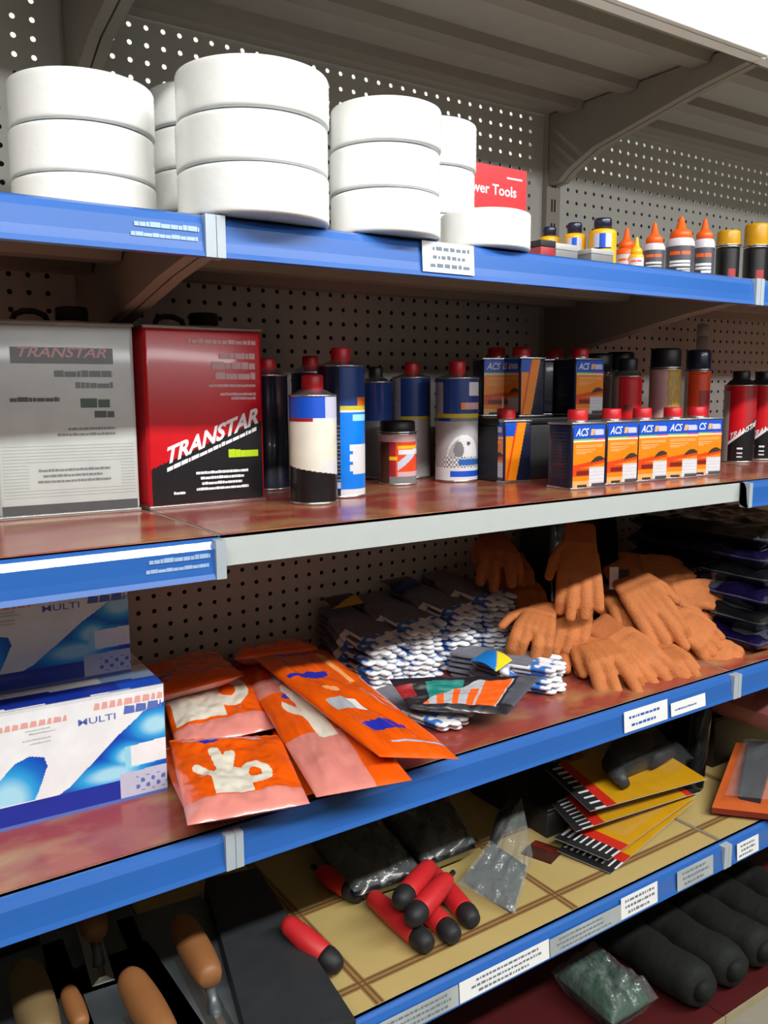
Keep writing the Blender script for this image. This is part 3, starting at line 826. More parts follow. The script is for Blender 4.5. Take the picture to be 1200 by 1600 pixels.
put_tin((0.729, 0.355, 1.399)[0], .355, -20, 'dim orange tin at the left end of the raised row', z=ZR)
tin_corner((0.717, 0.275, 1.398), -98, 'raised tin showing an orange slanted stripe', z=ZR)
put_tin((0.876, 0.345, 1.399)[0], .345, 150, 'raised tin turned to its navy side, right of the striped one', z=ZR)
put_tin((0.884, 0.285, 1.398)[0], .285, -3, 'raised orange tin at the right end of its row, higher than the front row', z=ZR)
# taller cans behind the front row
cyl_can('red_can', 'red can with a large black lid behind the orange tins', 'can', .984, .25, B0, .0290, .190, [(.0, 'red_label'), (1, 'red_label')], .019, .026, 'dark_cap', shoulder=.010, fn=lambda s, v, m_: 'silver' if s < -.017 else ('tin_darkred' if .62 < v < .70 and -.006 < s < .012 else 'red_label'), nz=30)
cyl_can('gold_can', 'gold spray can with a wide black cap behind the orange tins', 'spray can', 1.100, .25, B0, .0312, .205, [(1, 'gold_label')], .0305, .040, 'dark_cap', shoulder=.003, fn=lambda s, v, m_: 'pink_ink' if s < .004 else ('silver_dark' if (int(s*900)+int(v*19)) % 5 == 0 else 'gold_label'), nz=30)
cyl_can('red_spray_can', 'dull red spray can with a navy cap beside the gold one', 'spray can', 1.208, .25, B0, .0262, .202, [(1, 'tin_redorange')], .0255, .042, 'navy', shoulder=.003, fn=lambda s, v, m_: 'silver_light' if s < -.020 else ('strip_blue' if .15 < v < .35 and s > .012 else ('red_dull' if s > .004 and .3 < v < .8 else 'tin_redorange')), nz=30)
cyl_can('dark_capped_can', 'dark spray can half hidden behind the gold one, only its black cap showing', 'spray can', 1.060, .335, B0, .0300, .200, [(1, 'silver_dark')], .029, .040, 'dark_cap', shoulder=.003)
cyl_can('dark_capped_can', 'dark spray can half hidden above the red can, only its black cap showing', 'spray can', .985, .330, B0, .0300, .195, [(1, 'silver_dark')], .029, .040, 'dark_cap', shoulder=.003)
t = thing('white_tube', 'white tube standing at the back panel right of the navy capped can', 'tube', (1.480, .440, B0))
mb = MB(); mb.lathe([(.014, 0, 'lip_white'), (.014, .285, 'lip_white'), (.012, .292, 'lip_white'), (.0001, .292, 'lip_white')], 24, 'lip_white'); mb.build('tube_body', t)
mb = MB(); mb.lathe([(.0145, .292, 'lip_white'), (.0145, .318, 'lip_white'), (.012, .322, 'lip_white'), (.0001, .322, 'lip_white')], 24, 'lip_white'); mb.build('cap', t)
def fn_rb(s, v, m_):
    if s < -.0215: return 'silver' if s < -.0215 and v < .93 else 'red_label'
    e = .26+.24*((s+.0215)/.05)
    if v < e: 
        if v > e-.045 and s < .012: return 'white_ink'
        if s > -.002 and s < .010 and (.16 < v < .18 or .10 < v < .12 or .05 < v < .07): return 'white_ink'
        return 'label_black'
    return 'red_label' if s < .013 else 'red_dull'
for lab, x, y in (('round red and black can with white diagonal lettering, near the right seam', 1.351, .241), ('round red and black can cut off by the right edge of the photo', 1.450, .250)):
    def deco(mb, R, H):
        P = on_can(R, .0005)
        text_into(mb, 'TRANSTAR', .0165, 'white_ink', lambda x_, y_: P(-.019+x_*.8, .052+x_*.38+y_), shear=.25)
    cyl_can('thinner_can', lab, 'can', x, y, B0, .0345, .172, [(1, 'red_label')], .0185, .020, 'dark_cap', fn=fn_rb, shoulder=.012, lidmat='soft_black', decorate=deco, group=None)

# ------------------------------------------------------------------ third shelf: glove boxes
C0 = ZC+.0012
def wave_front(mb, W, H, y, xr):
    """printed face; U measured so that U=1 is the right edge, U=0 is 0.2 m left of it"""
    def fn(u, v):
        U = 1-(1-u)*W/.200
        if v < .03: return 'box_textblue'
        if U > .70 and v < .25+.05*(U-.7): 
            return 'box_textblue' if ((U > .80 and .06 < v < .20 and sin(U*95)*cos(v*60) > .35)) else 'box_lilac'
        if v < .20: return 'box_navy'
        Lw = [(-.9, .2), (-.5, .25), (-.2, .30), (0., .43), (.10, .555), (.18, .59), (.26, .555), (.275, .475), (.24, .353), (.215, .27), (.19, .21), (-.9, .2)]
        Rw = [(.33, .20), (.39, .24), (.50, .37), (.60, .486), (.70, .61), (.81, .72), (.86, .78), (1.01, .84), (1.01, .20)]
        if inpoly(U, v, Lw):
            return 'wave_left'
        if inpoly(U, v, Rw):
            c = (U-.75)/.25
            if U > .74 and .29+.02*c < v < .49+.02*c: return 'wave_pale' if (U < .775 or v < .305) else 'box_white'
            return 'wave_right'
        return 'box_white'
    mb.grid(lambda u, v: (xr-W+W*u, y, H*v), 240, 130, fn)
    f = lambda U, v: (xr-.2+.2*U, y-.0003, H*v)
    r = random.Random(2)
    def row(a, b, v, hh, m_, gap=.15):
        x = a
        while x < b:
            e = min(b, x+hh*r.uniform(.3, 1.0)); mb.add([f(x, v), f(e, v), f(e, v+hh*r.uniform(.8, 1)), f(x+.01, v+hh)], [(0, 1, 2, 3)], m_); x = e+hh*gap
    row(-.6, .40, .835, .05, 'box_red'); row(.56, .99, .875, .06, 'box_red')
    text_into(mb, 'MULTI', .0155, 'box_textblue', lambda x, yy: f(.46+x*5.4, .765+yy/H*.75), bold=0.006)
    row(.74, .98, .79, .075, 'box_textblue', .05)
    for a, b, v in ((.16, .30, .80), (.18, .33, .77), (.14, .3, .72), (.18, .30, .685)): row(a, b, v, .012, 'box_grey')
def glove_box(label, xr, W, y0, D, z, H, rz, wrap):
    t = thing('glove_box', label, 'box', (xr, y0, z), rz)
    mb = MB(); mb.box(-W, 0, .0, D, 0, H, 'box_side', bev=.0015)
    wave_front(mb, W, H, -.0004, 0)
    # top print: white ground with a navy swoosh along the front
    def ft(u, v):
        if v < .34-.10*u and v > .10-.12*u+.02*sin(u*9): return 'box_navy' if u < .82 else 'wave_dark'
        if u > .78 and v < .45: return 'strip_print'
        return 'box_white' if v < .60 or v > .75 else 'box_side'
    mb.grid(lambda u, v: (-W+W*u, D*v, H+.0004), 80, 30, ft)
    mb.build('carton', t)
    e = MB(); e.box(-W-.0005, .0008, -.0009, -.0006, H-.004, H+.001, 'clear_film'); e.box(.0004, .0009, -.0009, D, 0, H, 'clear_film'); e.build('shrink_wrap', t)
glove_box('white and blue wave printed carton, lower of the two, in front', -.030, .30, .128, .155, C0, .146, radians(-2.5), True)
glove_box('white and blue wave printed carton, shaded, upper of the two, set back', -.050, .30, .195, .155, C0+.147, .127, radians(-2), True)

# ------------------------------------------------------------------ glove packets
def pillow(mb, c, th, fn, nu=60, nv=60, bulge=.8, wr=.0015, seed=1, under='pack_orange', zoff=0.0, sym=False):
    """c: 4 corners (x,y,z) bl, br, tr, tl; closed cushion of thickness th"""
    from mathutils import noise
    A, B, Cc, Dd = [Vector(p) for p in c]
    def base(u, v): return A.lerp(B, u).lerp(Dd.lerp(Cc, u), v)
    ep = 14 if sym else 6
    def prof(u, v):
        e = min(1, ep*u)*min(1, ep*(1-u))*min(1, ep*1.15*v)*min(1, ep*1.15*(1-v)); return e**.5
    def top(u, v):
        p = base(u, v); n = noise.noise(Vector((u*5+seed*7, v*5, seed)))*wr*3+noise.noise(Vector((u*14, v*14+seed*3, seed)))*wr
        return p+Vector((0, 0, th*(.5+.5*prof(u, v)*bulge)+n*prof(u, v)))
    def bot(u, v):
        p = base(u, v); n = noise.noise(Vector((u*5+seed*3, v*5, seed+9)))*wr*3 if sym else 0
        return p+Vector((0, 0, th*.5*(1-prof(u, v))+n*prof(u, v)))
    mb.grid(top, nu, nv, fn, smooth=True)
    mb.grid(lambda u, v: bot(1-u, v), 16, 16, lambda u, v: under, smooth=True)
def hand_print(u, v, cx, cy, s, kind):
    x = (u-cx)/s; y = (v-cy)/s
    if kind == 'open':
        if hypot(x/1.0, (y)/1.05) < 1: return True
        for a, l in ((-35, 1.9), (-8, 2.2), (16, 2.2), (38, 1.9)):
            if seg_d(x, y, 0, 0, l*sin(radians(a)), l*cos(radians(a))) < .30: return True
        if seg_d(x, y, 0, -.3, -1.9, .5) < .30: return True
        return abs(x) < .85 and -1.5 < y < 0
    if kind == 'ok':
        if abs(x) < 1.05 and -1.4 < y < .3: return True
        if hypot(x, y/.9) < 1.05: return True
        for px_, py_ in ((-.5, 2.3), (.35, 1.9)):
            if seg_d(x, y, -.2, .3, px_, py_) < .32: return True
        if seg_d(x, y, -.6, .0, -1.7, .9) < .28: return True
        d = hypot(x-1.45, y-.05)
        return .38 < d < .95
def packet(label, corners, th, fn, seed=1, under='pack_pink'):
    cx = sum(p[0] for p in corners)/4; cy = sum(p[1] for p in corners)/4; zmin = min(p[2] for p in corners)
    t = thing('glove_packet', label, 'packet', (cx, cy, zmin))
    mb = MB(); pillow(mb, [(p[0]-cx, p[1]-cy, p[2]-zmin) for p in corners], th*1.25, fn, 110, 110, wr=.0017, seed=seed, under=under); mb.build('packet_body', t)
    # crimped seal along the far short edge
    a, b = Vector(corners[3]), Vector(corners[2]); o = Vector((cx, cy, zmin)); d = (a-Vector(corners[0])).normalized()
    s = MB(); n = 24
    vs = []
    for i in range(n+1):
        p = a.lerp(b, i/n)-o; z_ = th*.5+.0012*(i % 2)
        vs += [p+Vector((0, 0, z_)), p+d*.010+Vector((0, 0, z_+.001))]
    vs2 = [v-Vector((0, 0, .0008)) for v in vs]; N = len(vs)
    fs = [(2*i, 2*i+2, 2*i+3, 2*i+1) for i in range(n)]+[(N+2*i+1, N+2*i+3, N+2*i+2, N+2*i) for i in range(n)]
    s.add(vs+vs2, fs, 'pack_orange', True); s.build('crimped_seal', t)
    return t
def g_lower(u, v):
    if v < .16: return 'pack_pink'
    if hand_print(u, v, .42, .38, .15, 'ok'): return 'pack_cream'
    if hypot((u-.32)/.09, (v-.87)/.035) < 1: return 'pack_blue'
    if .90 < v < .93 and .1 < u < .8: return 'strip_print'
    return 'pack_orange'
def g_upper(u, v):
    if hand_print(u, v, .30, .55, .24, 'ok'): return 'pack_cream'
    if v < .18: return 'pack_pink'
    return 'pack_orange'
def g_mid(u, v):
    if hand_print(u, v, .45, .46, .125, 'open'): return 'pack_cream'
    if hand_print(u, v, .38, .86, .10, 'ok'): return 'pack_cream'
    if v < .31: return 'pack_pink' if u < .62 else 'pack_orange'
    if .64 < v < .76: return 'pack_pink' if u < .8 else 'pack_orange'
    if hypot((u-.35)/.12, (v-.60)/.022) < 1: return 'pack_blue'
    return 'pack_orange'
def g_right(u, v):
    if hypot((u-.45)/.24, (v-.93)/.022) < 1: return 'pack_blue'
    if hypot((u-.36)/.18, (v-.68)/.035) < 1 or (abs(u-.30) < .25 and abs(v-.695) < .012): return 'pack_blue'
    if hypot((u-.45)/.26, (v-.20)/.045) < 1: return 'pack_blue'
    if .13 < u < .5 and .34 < v < .44: return 'pack_grey' if u < .36 else 'box_white'
    if hypot((u-.35)/.10, (v-.53)/.03) < 1: return 'tin_orange_pale'
    if .72 < u < .78 and .6 < v < .92: return 'tin_orange_pale'
    if .07 < v < .085 and u > .3: return 'strip_print'
    return 'pack_orange'
ob = lambda u, v: 'pack_blue' if hypot((u-.3)/.08, (v-.3)/.05) < 1 else 'pack_orange'
z = C0
packet('orange glove packet at the bottom of the back of the heap', [(.03, .27, z), (.18, .25, z), (.21, .45, z), (.07, .47, z)], .036, ob, 31)
packet('orange glove packet at the bottom right of the back of the heap', [(.20, .26, z), (.33, .25, z), (.36, .45, z), (.22, .46, z)], .036, ob, 32)
packet('orange glove packet in the shade at the back left, nearest the cartons', [(-.01, .30, z+.045), (.15, .28, z+.062), (.18, .46, z+.050), (.02, .47, z+.04)], .026, ob, 3)
packet('orange glove packet in the shade at the back right of the orange heap', [(.17, .36, z+.062), (.32, .34, z+.058), (.37, .47, z+.030), (.22, .475, z+.035)], .026, ob, 4)
packet('orange glove packet lying under the front ones, its edge just showing', [(-.045, .01, z), (.09, -.005, z), (.12, .21, z), (-.01, .22, z)], .022, ob, 5)
packet('orange glove packet with a cream hand print, behind the front left one', [(.005, .185, z+.012), (.155, .175, z+.012), (.205, .395, z+.036), (.055, .40, z+.036)], .024, g_upper, 6)
packet('orange glove packet with a large cream hand making a ring, at the front left', [(-.066, -.040, z+.023), (.077, -.064, z+.018), (.132, .120, z+.024), (-.003, .190, z+.024)], .022, g_lower, 7)
packet('orange glove packet lying under the middle one, carrying its front end', [(.10, -.01, z), (.22, -.02, z), (.28, .20, z), (.16, .21, z)], .020, ob, 8)
packet('orange and pink glove packet with a small white open hand, second from right', [(.088, -.060, z+.021), (.212, -.085, z+.019), (.330, .395, z+.036), (.200, .415, z+.036)], .022, g_mid, 9)
packet('long orange glove packet with blue hand emblems, topmost and rightmost', [(.185, -.052, z+.043), (.305, -.064, z+.014), (.340, .350, z+.050), (.205, .366, z+.060)], .024, g_right, 10)

# ------------------------------------------------------------------ gloves
def glove_mesh(name, curl, spread, flat, tipsplit=None, vox=.0035, thumb=35, seed=0, flen=1.0, fat=1.0):
    """glove in its own frame: wrist at origin, fingers towards -y, palm down (-z). returns list of (mesh)"""
    rnd = random.Random(seed)
    bm = bmesh.new()
    def ball(p, r, sx=1, sy=1, sz=1):
        ret = bmesh.ops.create_icosphere(bm, subdivisions=2, radius=1.0)
        for v in ret['verts']: v.co = Vector((v.co.x*r*sx+p[0], v.co.y*r*sy+p[1], v.co.z*r*sz+p[2]))
    def chain(pts, rs):
        for i in range(len(pts)-1):
            n = max(2, int((pts[i+1]-pts[i]).length/(.35*rs[i])))
            for k in range(n): 
                t_ = k/n; ball(pts[i].lerp(pts[i+1], t_), rs[i]*(1-t_)+rs[i+1]*t_, sz=flat)
        ball(pts[-1], rs[-1], sz=flat)
    # palm and cuff
    for i in range(10):
        t_ = i/9; y = -.075-.05*t_; hw = .040+.006*t_
        for k in range(5): ball(Vector(((k-2)/2*(hw-.012), y, 0)), .0155, 1.0, 1.1, flat*1.0)
    for i in range(8):
        t_ = i/7; y = -.075*t_; hw = .034+.004*t_
        for k in range(5): ball(Vector(((k-2)/2*(hw-.011), y, 0)), .0135, 1.0, 1.0, flat*.85)
    fx = [-.036, -.0125, .0125, .035]; fl = [.070, .082, .077, .060]
    for k in range(4):
        L_ = fl[k]*flen; a = radians(spread*(k-1.5)+rnd.uniform(-4, 4)); p = Vector((fx[k], -.122, 0)); pts = [p]; c_ = 0
        cc = curl if not isinstance(curl, (list, tuple)) else curl[k]
        cc += rnd.uniform(-8, 8)*(0 if curl == 0 else 1)
        for q, s_ in enumerate((.42, .32, .26)):
            c_ += radians(cc)*(0.6 if q == 0 else 1.0)
            d = Vector((sin(a)*cos(c_), -cos(a)*cos(c_), -sin(c_))); p = p+d*L_*s_; pts.append(p)
        r0 = .0122*fat
        chain(pts, [r0*1.03, r0, r0*.98, r0*.90])
    # thumb
    a = radians(thumb); p = Vector((-.036, -.055, -.002)); d = Vector((-sin(a), -cos(a), -.12)); d2 = Vector((-sin(a*.45), -cos(a*.45), -.35))
    chain([p, p+d*.038, p+d*.038+d2*.036], [.0150, .0128, .0112])
    me = bpy.data.meshes.new(name); bm.to_mesh(me); bm.free()
    ob = bpy.data.objects.new(name, me); COL.objects.link(ob)
    rm = ob.modifiers.new('r', 'REMESH'); rm.mode = 'VOXEL'; rm.voxel_size = vox; rm.use_smooth_shade = True
    sm = ob.modifiers.new('s', 'SMOOTH'); sm.iterations = 3; sm.factor = .5
    out = bpy.data.meshes.new_from_object(ob.evaluated_get(bpy.context.evaluated_depsgraph_get()))
    COL.objects.unlink(ob); bpy.data.objects.remove(ob)
    out.name = name
    for p in out.polygons: p.use_smooth = True
    return out
def split_mesh(me, test, mname, n1, n2, smooth=True):
    """split the faces of a glove mesh in two meshes by a test on the face centre"""
    res = []
    for want in (True, False):
        idx = {}; vs = []; fs = []
        for p in me.polygons:
            if test(p.center) == want:
                f = []
                for i in p.vertices:
                    if i not in idx: idx[i] = len(vs); vs.append(tuple(me.vertices[i].co))
                    f.append(idx[i])
                fs.append(f)
        m2 = bpy.data.meshes.new(n1 if want else n2); m2.from_pydata(vs, [], fs); m2.update()
        for p in m2.polygons: p.use_smooth = True
        res.append(m2)
    return res
TAN = []
for i, (cu, sp, fl_, th_) in enumerate(((12, 3, .80, 30), (38, 4, .85, 25), ([30, 55, 40, 60], 5, .85, 45), (22, 6, .8, 20))):
    me = glove_mesh('rubber_glove', cu, sp, fl_, seed=i, thumb=th_, fat=1.13, flen=1.22)
    a, b = split_mesh(me, lambda c: c.y > -.045, '', 'cuff', 'hand')
    a.materials.append(MATS['tan_cuff']); b.materials.append(MATS['tan_rubber']); TAN.append((a, b))
def orient(wrist, tip, up, S=1.0):
    w_ = Vector(wrist); y = (w_-Vector(tip)).normalized(); u = Vector(up); zz = (u-y*u.dot(y)).normalized(); x = y.cross(zz)
    m = Matrix((x, y, zz)).transposed().to_4x4(); m.translation = w_
    return m @ Matrix.Diagonal((S, S, S, 1))
def tan_glove(label, var, wrist, tip, up, S=1.0, mirror=False):
    t = bpy.data.objects.new('work_glove', None); COL.objects.link(t); t.empty_display_size = .02
    m = orient(wrist, tip, up, S*.98)
    t.matrix_world = m @ (Matrix.Diagonal((-1, 1, 1, 1)) if mirror else Matrix.Identity(4))
    tag(t, label, 'glove', 'orange work gloves heaped on the third shelf')
    for nm, me in zip(('cuff', 'hand'), TAN[var]):
        o = bpy.data.objects.new(nm, me); COL.objects.link(o); o.parent = t
    return t
camdir = (CAM-Vector((.8, .15, 1.0))).normalized()
tan_glove('orange glove hanging upright over the heap, four fingers pointing down, largest in view', 0, (0.849, 0.240, 1.121), (0.752, 0.145, 0.977), (-.62, -.72, .35), .88)
tan_glove('orange glove below the upright one, fingers curled down over the front, left side of heap', 1, (0.875, 0.260, 0.966), (0.663, 0.115, 0.935), (-.5, -.6, .6), .92)
tan_glove('orange glove with fingers hooked downwards in the middle of the heap', 2, (1.041, 0.270, 0.953), (0.793, 0.110, 0.901), (-.5, -.5, .8), .90)
tan_glove('orange glove lowest at front, fingers reaching over the blue strip', 3, (0.812, 0.200, 0.930), (0.742, -0.005, 0.885), (-.35, -.55, .8), .92)
tan_glove('orange glove with a broad palm facing out, right of the upright one', 0, (0.962, 0.240, 1.031), (0.957, 0.090, 0.914), (-.55, -.75, .55), .95, True)
tan_glove('orange glove at the top right of the heap, fingers pointing right', 3, (1.029, 0.280, 1.023), (1.214, 0.180, 0.982), (-.3, -.6, .8), .88)
tan_glove('orange glove in the middle right of the heap, bent fingers', 2, (1.079, 0.260, 0.985), (1.153, 0.130, 0.932), (-.4, -.6, .8), .92, True)
tan_glove('orange glove at the right of the heap under the bent fingered one', 3, (1.044, 0.220, 0.915), (1.153, 0.120, 0.893), (-.4, -.7, .6), .85)
tan_glove('orange glove balled up at the right front of the heap', 1, (1.004, 0.140, 0.893), (1.075, 0.030, 0.863), (-.4, -.6, .75), .88)
tan_glove('orange glove with curled fingers drooping at the front right, over the strip', 1, (0.948, 0.150, 0.900), (0.882, 0.010, 0.873), (-.4, -.5, .8), .85, True)
tan_glove('orange glove with three fingers draped side by side at the front centre of the heap', 3, (0.832, 0.170, 0.947), (0.845, 0.030, 0.877), (-.4, -.5, .85), .90, True)
tan_glove('orange glove whose fingertips show between the palm out glove and the balled one', 1, (0.996, 0.160, 0.956), (1.045, 0.060, 0.893), (-.4, -.5, .8), .82, True)
tan_glove('orange glove at the far right of the heap, fingers towards the purple bags', 0, (1.045, 0.200, 0.974), (1.187, 0.140, 0.959), (-.3, -.6, .75), .80)
tan_glove('orange glove with fingers hanging at the left front, beside the low knitted bundle', 2, (0.747, 0.230, 0.984), (0.622, 0.140, 0.947), (-.6, -.6, .5), .80)
tan_glove('shaded orange glove at the back left of the heap, topmost', 3, (.80, .44, 1.085), (.73, .33, 1.055), (-.2, -.5, .8), .88)
tan_glove('shaded orange glove at the back left of the heap, under the topmost', 2, (.86, .45, 1.035), (.75, .31, 1.01), (-.2, -.5, .8), .9)
tan_glove('shaded orange glove at the left flank of the heap', 1, (.84, .40, .995), (.72, .24, .975), (-.3, -.4, .8), .9)
tan_glove('orange glove with two fingertips poking out left beside the white tips', 3, (.83, .32, .955), (.70, .20, .950), (-.3, -.5, .8), .88, True)
tan_glove('orange glove buried at the bottom of the heap', 0, (.86, .30, .905), (.74, .14, .900), (0, -.3, 1), .95)
tan_glove('orange glove buried at the bottom right of the heap', 0, (1.02, .30, .895), (.97, .10, .890), (0, -.2, 1), .95)
tan_glove('orange glove buried in the middle of the heap behind the broad palm', 3, (1.00, .34, .965), (.95, .16, .955), (0, -.2, 1), .95)
tan_glove('orange glove buried behind the right end of the heap', 0, (1.10, .33, .92), (1.08, .14, .91), (0, -.2, 1), .9)
t = thing('tag_card', 'small white and black tag card stuck in the orange heap', 'tag', (0.942, 0.220, 1.010), radians(-30))
mb = MB(); mb.box(-.018, .0, -.001, .001, -.02, .025, 'silver_light'); mb.build('card', t)
mb = MB(); mb.box(.0, .022, -.0015, .0015, -.02, .020, 'soft_black'); mb.build('cord_bundle', t)

# knitted gloves, white and blue coated tips, in flat bundles
KN = glove_mesh('knit_glove', 0, 1.0, .42, seed=9, vox=.003, thumb=14, fat=1.05, flen=1.0)
ktips, kbody = split_mesh(KN, lambda c: c.y < -.152 or (c.x < -.045 and c.y < -.10), '', 'dipped_tips', 'knit_body')
ktips.materials.append(MATS['tip_white']); kbody.materials.append(MATS['knit_grey'])
knit0 = None
def knit(label, loc, rz, tilt, S, group):
    global knit0
    m = Matrix.Translation(loc) @ Matrix.Rotation(rz, 4, 'Z') @ Matrix.Rotation(tilt, 4, 'X') @ Matrix.Diagonal((S, S, S, 1))
    t = bpy.data.objects.new('knit_glove', None); COL.objects.link(t); t.empty_display_size = .02; t.matrix_world = m
    tag(t, label, 'glove', group)
    for nm, me in (('dipped_tips', ktips), ('knit_body', kbody)):
        o = bpy.data.objects.new(nm, me); COL.objects.link(o); o.parent = t
rk = random.Random(21)
def bundle(n, x, y, z, rz, tilt, dz, S, where, lean=(0, 0)):
    for i in range(n):
        lab = f'knitted glove with white tips in {where}'
        knit(lab, (x+lean[0]*i+rk.uniform(-.003, .003), y+lean[1]*i+rk.uniform(-.004, .004), z+dz*i*(1.0+tilt*1.6)), rz+rk.uniform(-.05, .05), tilt*i/n, S, 'knitted gloves in '+where)
SK = .98
bundle(9, .428, .476, C0+.006, radians(2), radians(8), .0098, SK, 'the leftmost tall bundle behind the dark packet')
bundle(10, .512, .478, C0+.006, radians(3), radians(8), .0098, SK, 'the second tall bundle from the left')
bundle(11, .596, .478, C0+.006, radians(5), radians(8), .0098, SK, 'the third tall bundle from the left')
bundle(12, .676, .480, C0+.006, radians(8), radians(8), .0098, SK, 'the tall bundle touching the orange heap')
bundle(5, .575, .270, C0+.006, radians(30), radians(0), .0098, SK*.95, 'the low bundle beside the orange heap', lean=(0, 0))
bundle(2, .385, .245, C0+.006, radians(13), 0, .0095, SK*.9, 'the low pair under the dark packet')
def header_card(label, p, rz, m1, m2):
    t = thing('header_card', label, 'card', p, 0, rot=(radians(12), 0, rz))
    mb = MB()
    mb.grid(lambda u, v: (-.035+.07*u, -.025+.05*v, .001+.006*sin(pi*v)), 20, 16, lambda u, v: m2 if v < .2+.6*(u-.3) else m1, smooth=True)
    mb.grid(lambda u, v: (.035-.07*u, -.025+.05*v, .0+.006*sin(pi*v)), 4, 8, lambda u, v: m1, smooth=True)
    mb.build('card', t)
header_card('shiny blue and yellow header card on the low right bundle of knitted gloves', (.560, .165, C0+.056), radians(25), 'tag_blue', 'tag_yellow')
header_card('dark blue and yellow header card at the back of the left knitted bundle', (.425, .440, C0+.124), radians(5), 'navy', 'gold_label')
header_card('dark blue header card at the back of the middle knitted bundle', (.560, .440, C0+.140), radians(5), 'navy', 'can_blue')

# dark packet with orange and teal print lying on the tips
def g_dark(u, v):
    if .16 < u < .86 and .10 < v < .80:
        if v > .12+(u-.16)*1.5: 
            return 'teal' if .15+(u-.16)*1.1 < v+.0 < .62+(u-.16)*1.4 and .22 < u < .50 else 'dark_pack'
        if .66 < u < .84: return 'orange_plastic'
        return 'orange_plastic' if (u*7) % 1 < .45 and v < .55 else 'pack_grey'
    if u > .88 and v > .2: return 'bottle_grey'
    if u < .12 and .3 < v < .7: return 'red_dull'
    return 'dark_pack'
t = thing('glove_packet', 'dark glossy packet with orange and teal print lying on the white tips', 'packet', (0, 0, 0))
cs = [(0.346, 0.107, 0.905), (0.451, 0.004, 0.905), (0.563, 0.048, 0.930), (0.342, 0.158, 0.938)]
ctr = [sum(c[i] for c in cs)/4 for i in range(3)]; t.location = (ctr[0], ctr[1], .890)
mb = MB(); pillow(mb, [(c[0]-ctr[0], c[1]-ctr[1], c[2]-.890-.008) for c in cs], .018, g_dark, 90, 60, seed=14, under='dark_pack'); mb.build('packet_body', t)

# purple and dark plastic bags, right bay, third shelf
rb = random.Random(31)
def bag(name, label, cat, corners, th, m, seed, group=None):
    cx = sum(p[0] for p in corners)/4; cy = sum(p[1] for p in corners)/4; z0 = min(p[2] for p in corners)
    t = thing(name, label, cat, (cx, cy, z0), group=group)
    mb = MB(); pillow(mb, [(p[0]-cx, p[1]-cy, p[2]-z0) for p in corners], th, lambda u, v: m, 60, 60, wr=.0045, seed=seed, under=m, sym=True, bulge=1.0); mb.build('bag_body', t)
    mb = MB(); pillow(mb, [(p[0]*1.0-cx, p[1]-cy, p[2]-z0+.001) for p in corners], th+.004, lambda u, v: 'clear_film', 30, 30, wr=.006, seed=seed+5, under='clear_film'); mb.build('outer_wrap', t)
    return t
names = ['lowest', 'second from the bottom', 'third from the bottom', 'fourth from the bottom', 'fifth from the bottom', 'topmost']
for i in range(6):
    zz = C0+.039*i; a = rb.uniform(-.012, .012)
    bag('purple_bag', f'dark purple plastic bag in the glossy stack by the right seam, {names[i]}', 'bag',
        [(1.125+a+.012*i, .015+.008*i, zz), (1.47+a, .01+.008*i, zz), (1.49+a, .40, zz), (1.135+a+.012*i, .40, zz)], .040, 'purple_bag' if i % 2 == 0 else 'dark_bag', 40+i, 'purple and dark plastic bags stacked on the right')

bag('dark_bag', 'black plastic bag standing behind the orange glove heap', 'bag', [(.90, .37, C0), (1.12, .37, C0), (1.12, .47, C0), (.90, .47, C0)], .27, 'dark_bag', 60)
# ------------------------------------------------------------------ fourth shelf
D0 = ZD+.0012
def trowel(label, f_, b_, m='wood_handle', r=.0225, plate=(.070, .27)):
    """plastering trowel: rectangular steel plate, wooden handle held above it; f_/b_ are the handle's front and back ends"""
    F, B = Vector(f_), Vector(b_); d = (B-F); L_ = Vector((d.x, d.y, 0)).length; ang = atan2(d.y, d.x)-pi/2; zb = min(F.z, B.z)-.052
    t = thing('plastering_trowel', label, 'trowel', (F.x, F.y, zb), ang)
    mb = MB(); mb.box(-plate[0], plate[0], -.06, plate[1], .002, .0035, 'steel', bev=.0006); mb.build('plate', t)
    mb = MB(); n = 16; h = .050
    pts = [(0, L_*i/n, h) for i in range(n+1)]
    rs = [r*(.82+.18*sin(pi*i/n)) for i in range(n+1)]; rs[0] = r*.62; rs[1] = r*.80; rs[-1] = r*.60; rs[-2] = r*.78
    mb.tube(pts, rs, m, 24); mb.build('handle', t)
    mb = MB(); mb.tube([(0, .012, h-r*.7), (0, -.004, h*.45), (0, -.012, .008)], [.007, .0065, .010], 'steel', 14)
    mb.add([(-.016, -.05, .0036), (.016, -.05, .0036), (.016, .13, .0036), (-.016, .13, .0036), (-.005, -.045, .011), (.005, -.045, .011), (.005, .12, .011), (-.005, .12, .011)],
           [(0, 1, 5, 4), (1, 2, 6, 5), (2, 3, 7, 6), (3, 0, 4, 7), (4, 5, 6, 7)], 'tin_edge'); mb.build('mount', t)
    return t
trowel('plastering trowel with brown wooden handle, nearest the dark slab', (0.012, 0.105, 0.597), (0.022, 0.248, 0.597))
trowel('plastering trowel with brown wooden handle at the bottom frame edge', (-0.077, 0.030, 0.597), (-0.080, 0.176, 0.597))
trowel('plastering trowel with pale wooden handle at the left edge', (-0.202, 0.115, 0.597), (-0.195, 0.271, 0.597), m='wood_pale', r=.026)
trowel('plastering trowel at the back, only its handle front showing', (-0.091, 0.292, 0.597), (-0.077, 0.416, 0.597))
trowel('small trowel handle between the pale and the brown ones', (-0.155, 0.126, 0.590), (-0.154, 0.203, 0.590), r=.013)
t = thing('dark_slab_box', 'dark grey upright box leaning between the putty knives and the red handles', 'box', (.118, .12, D0))
mb = MB(); A_ = [(-.100, -.105), (.028, -.165), (.078, .235), (-.010, .255)]
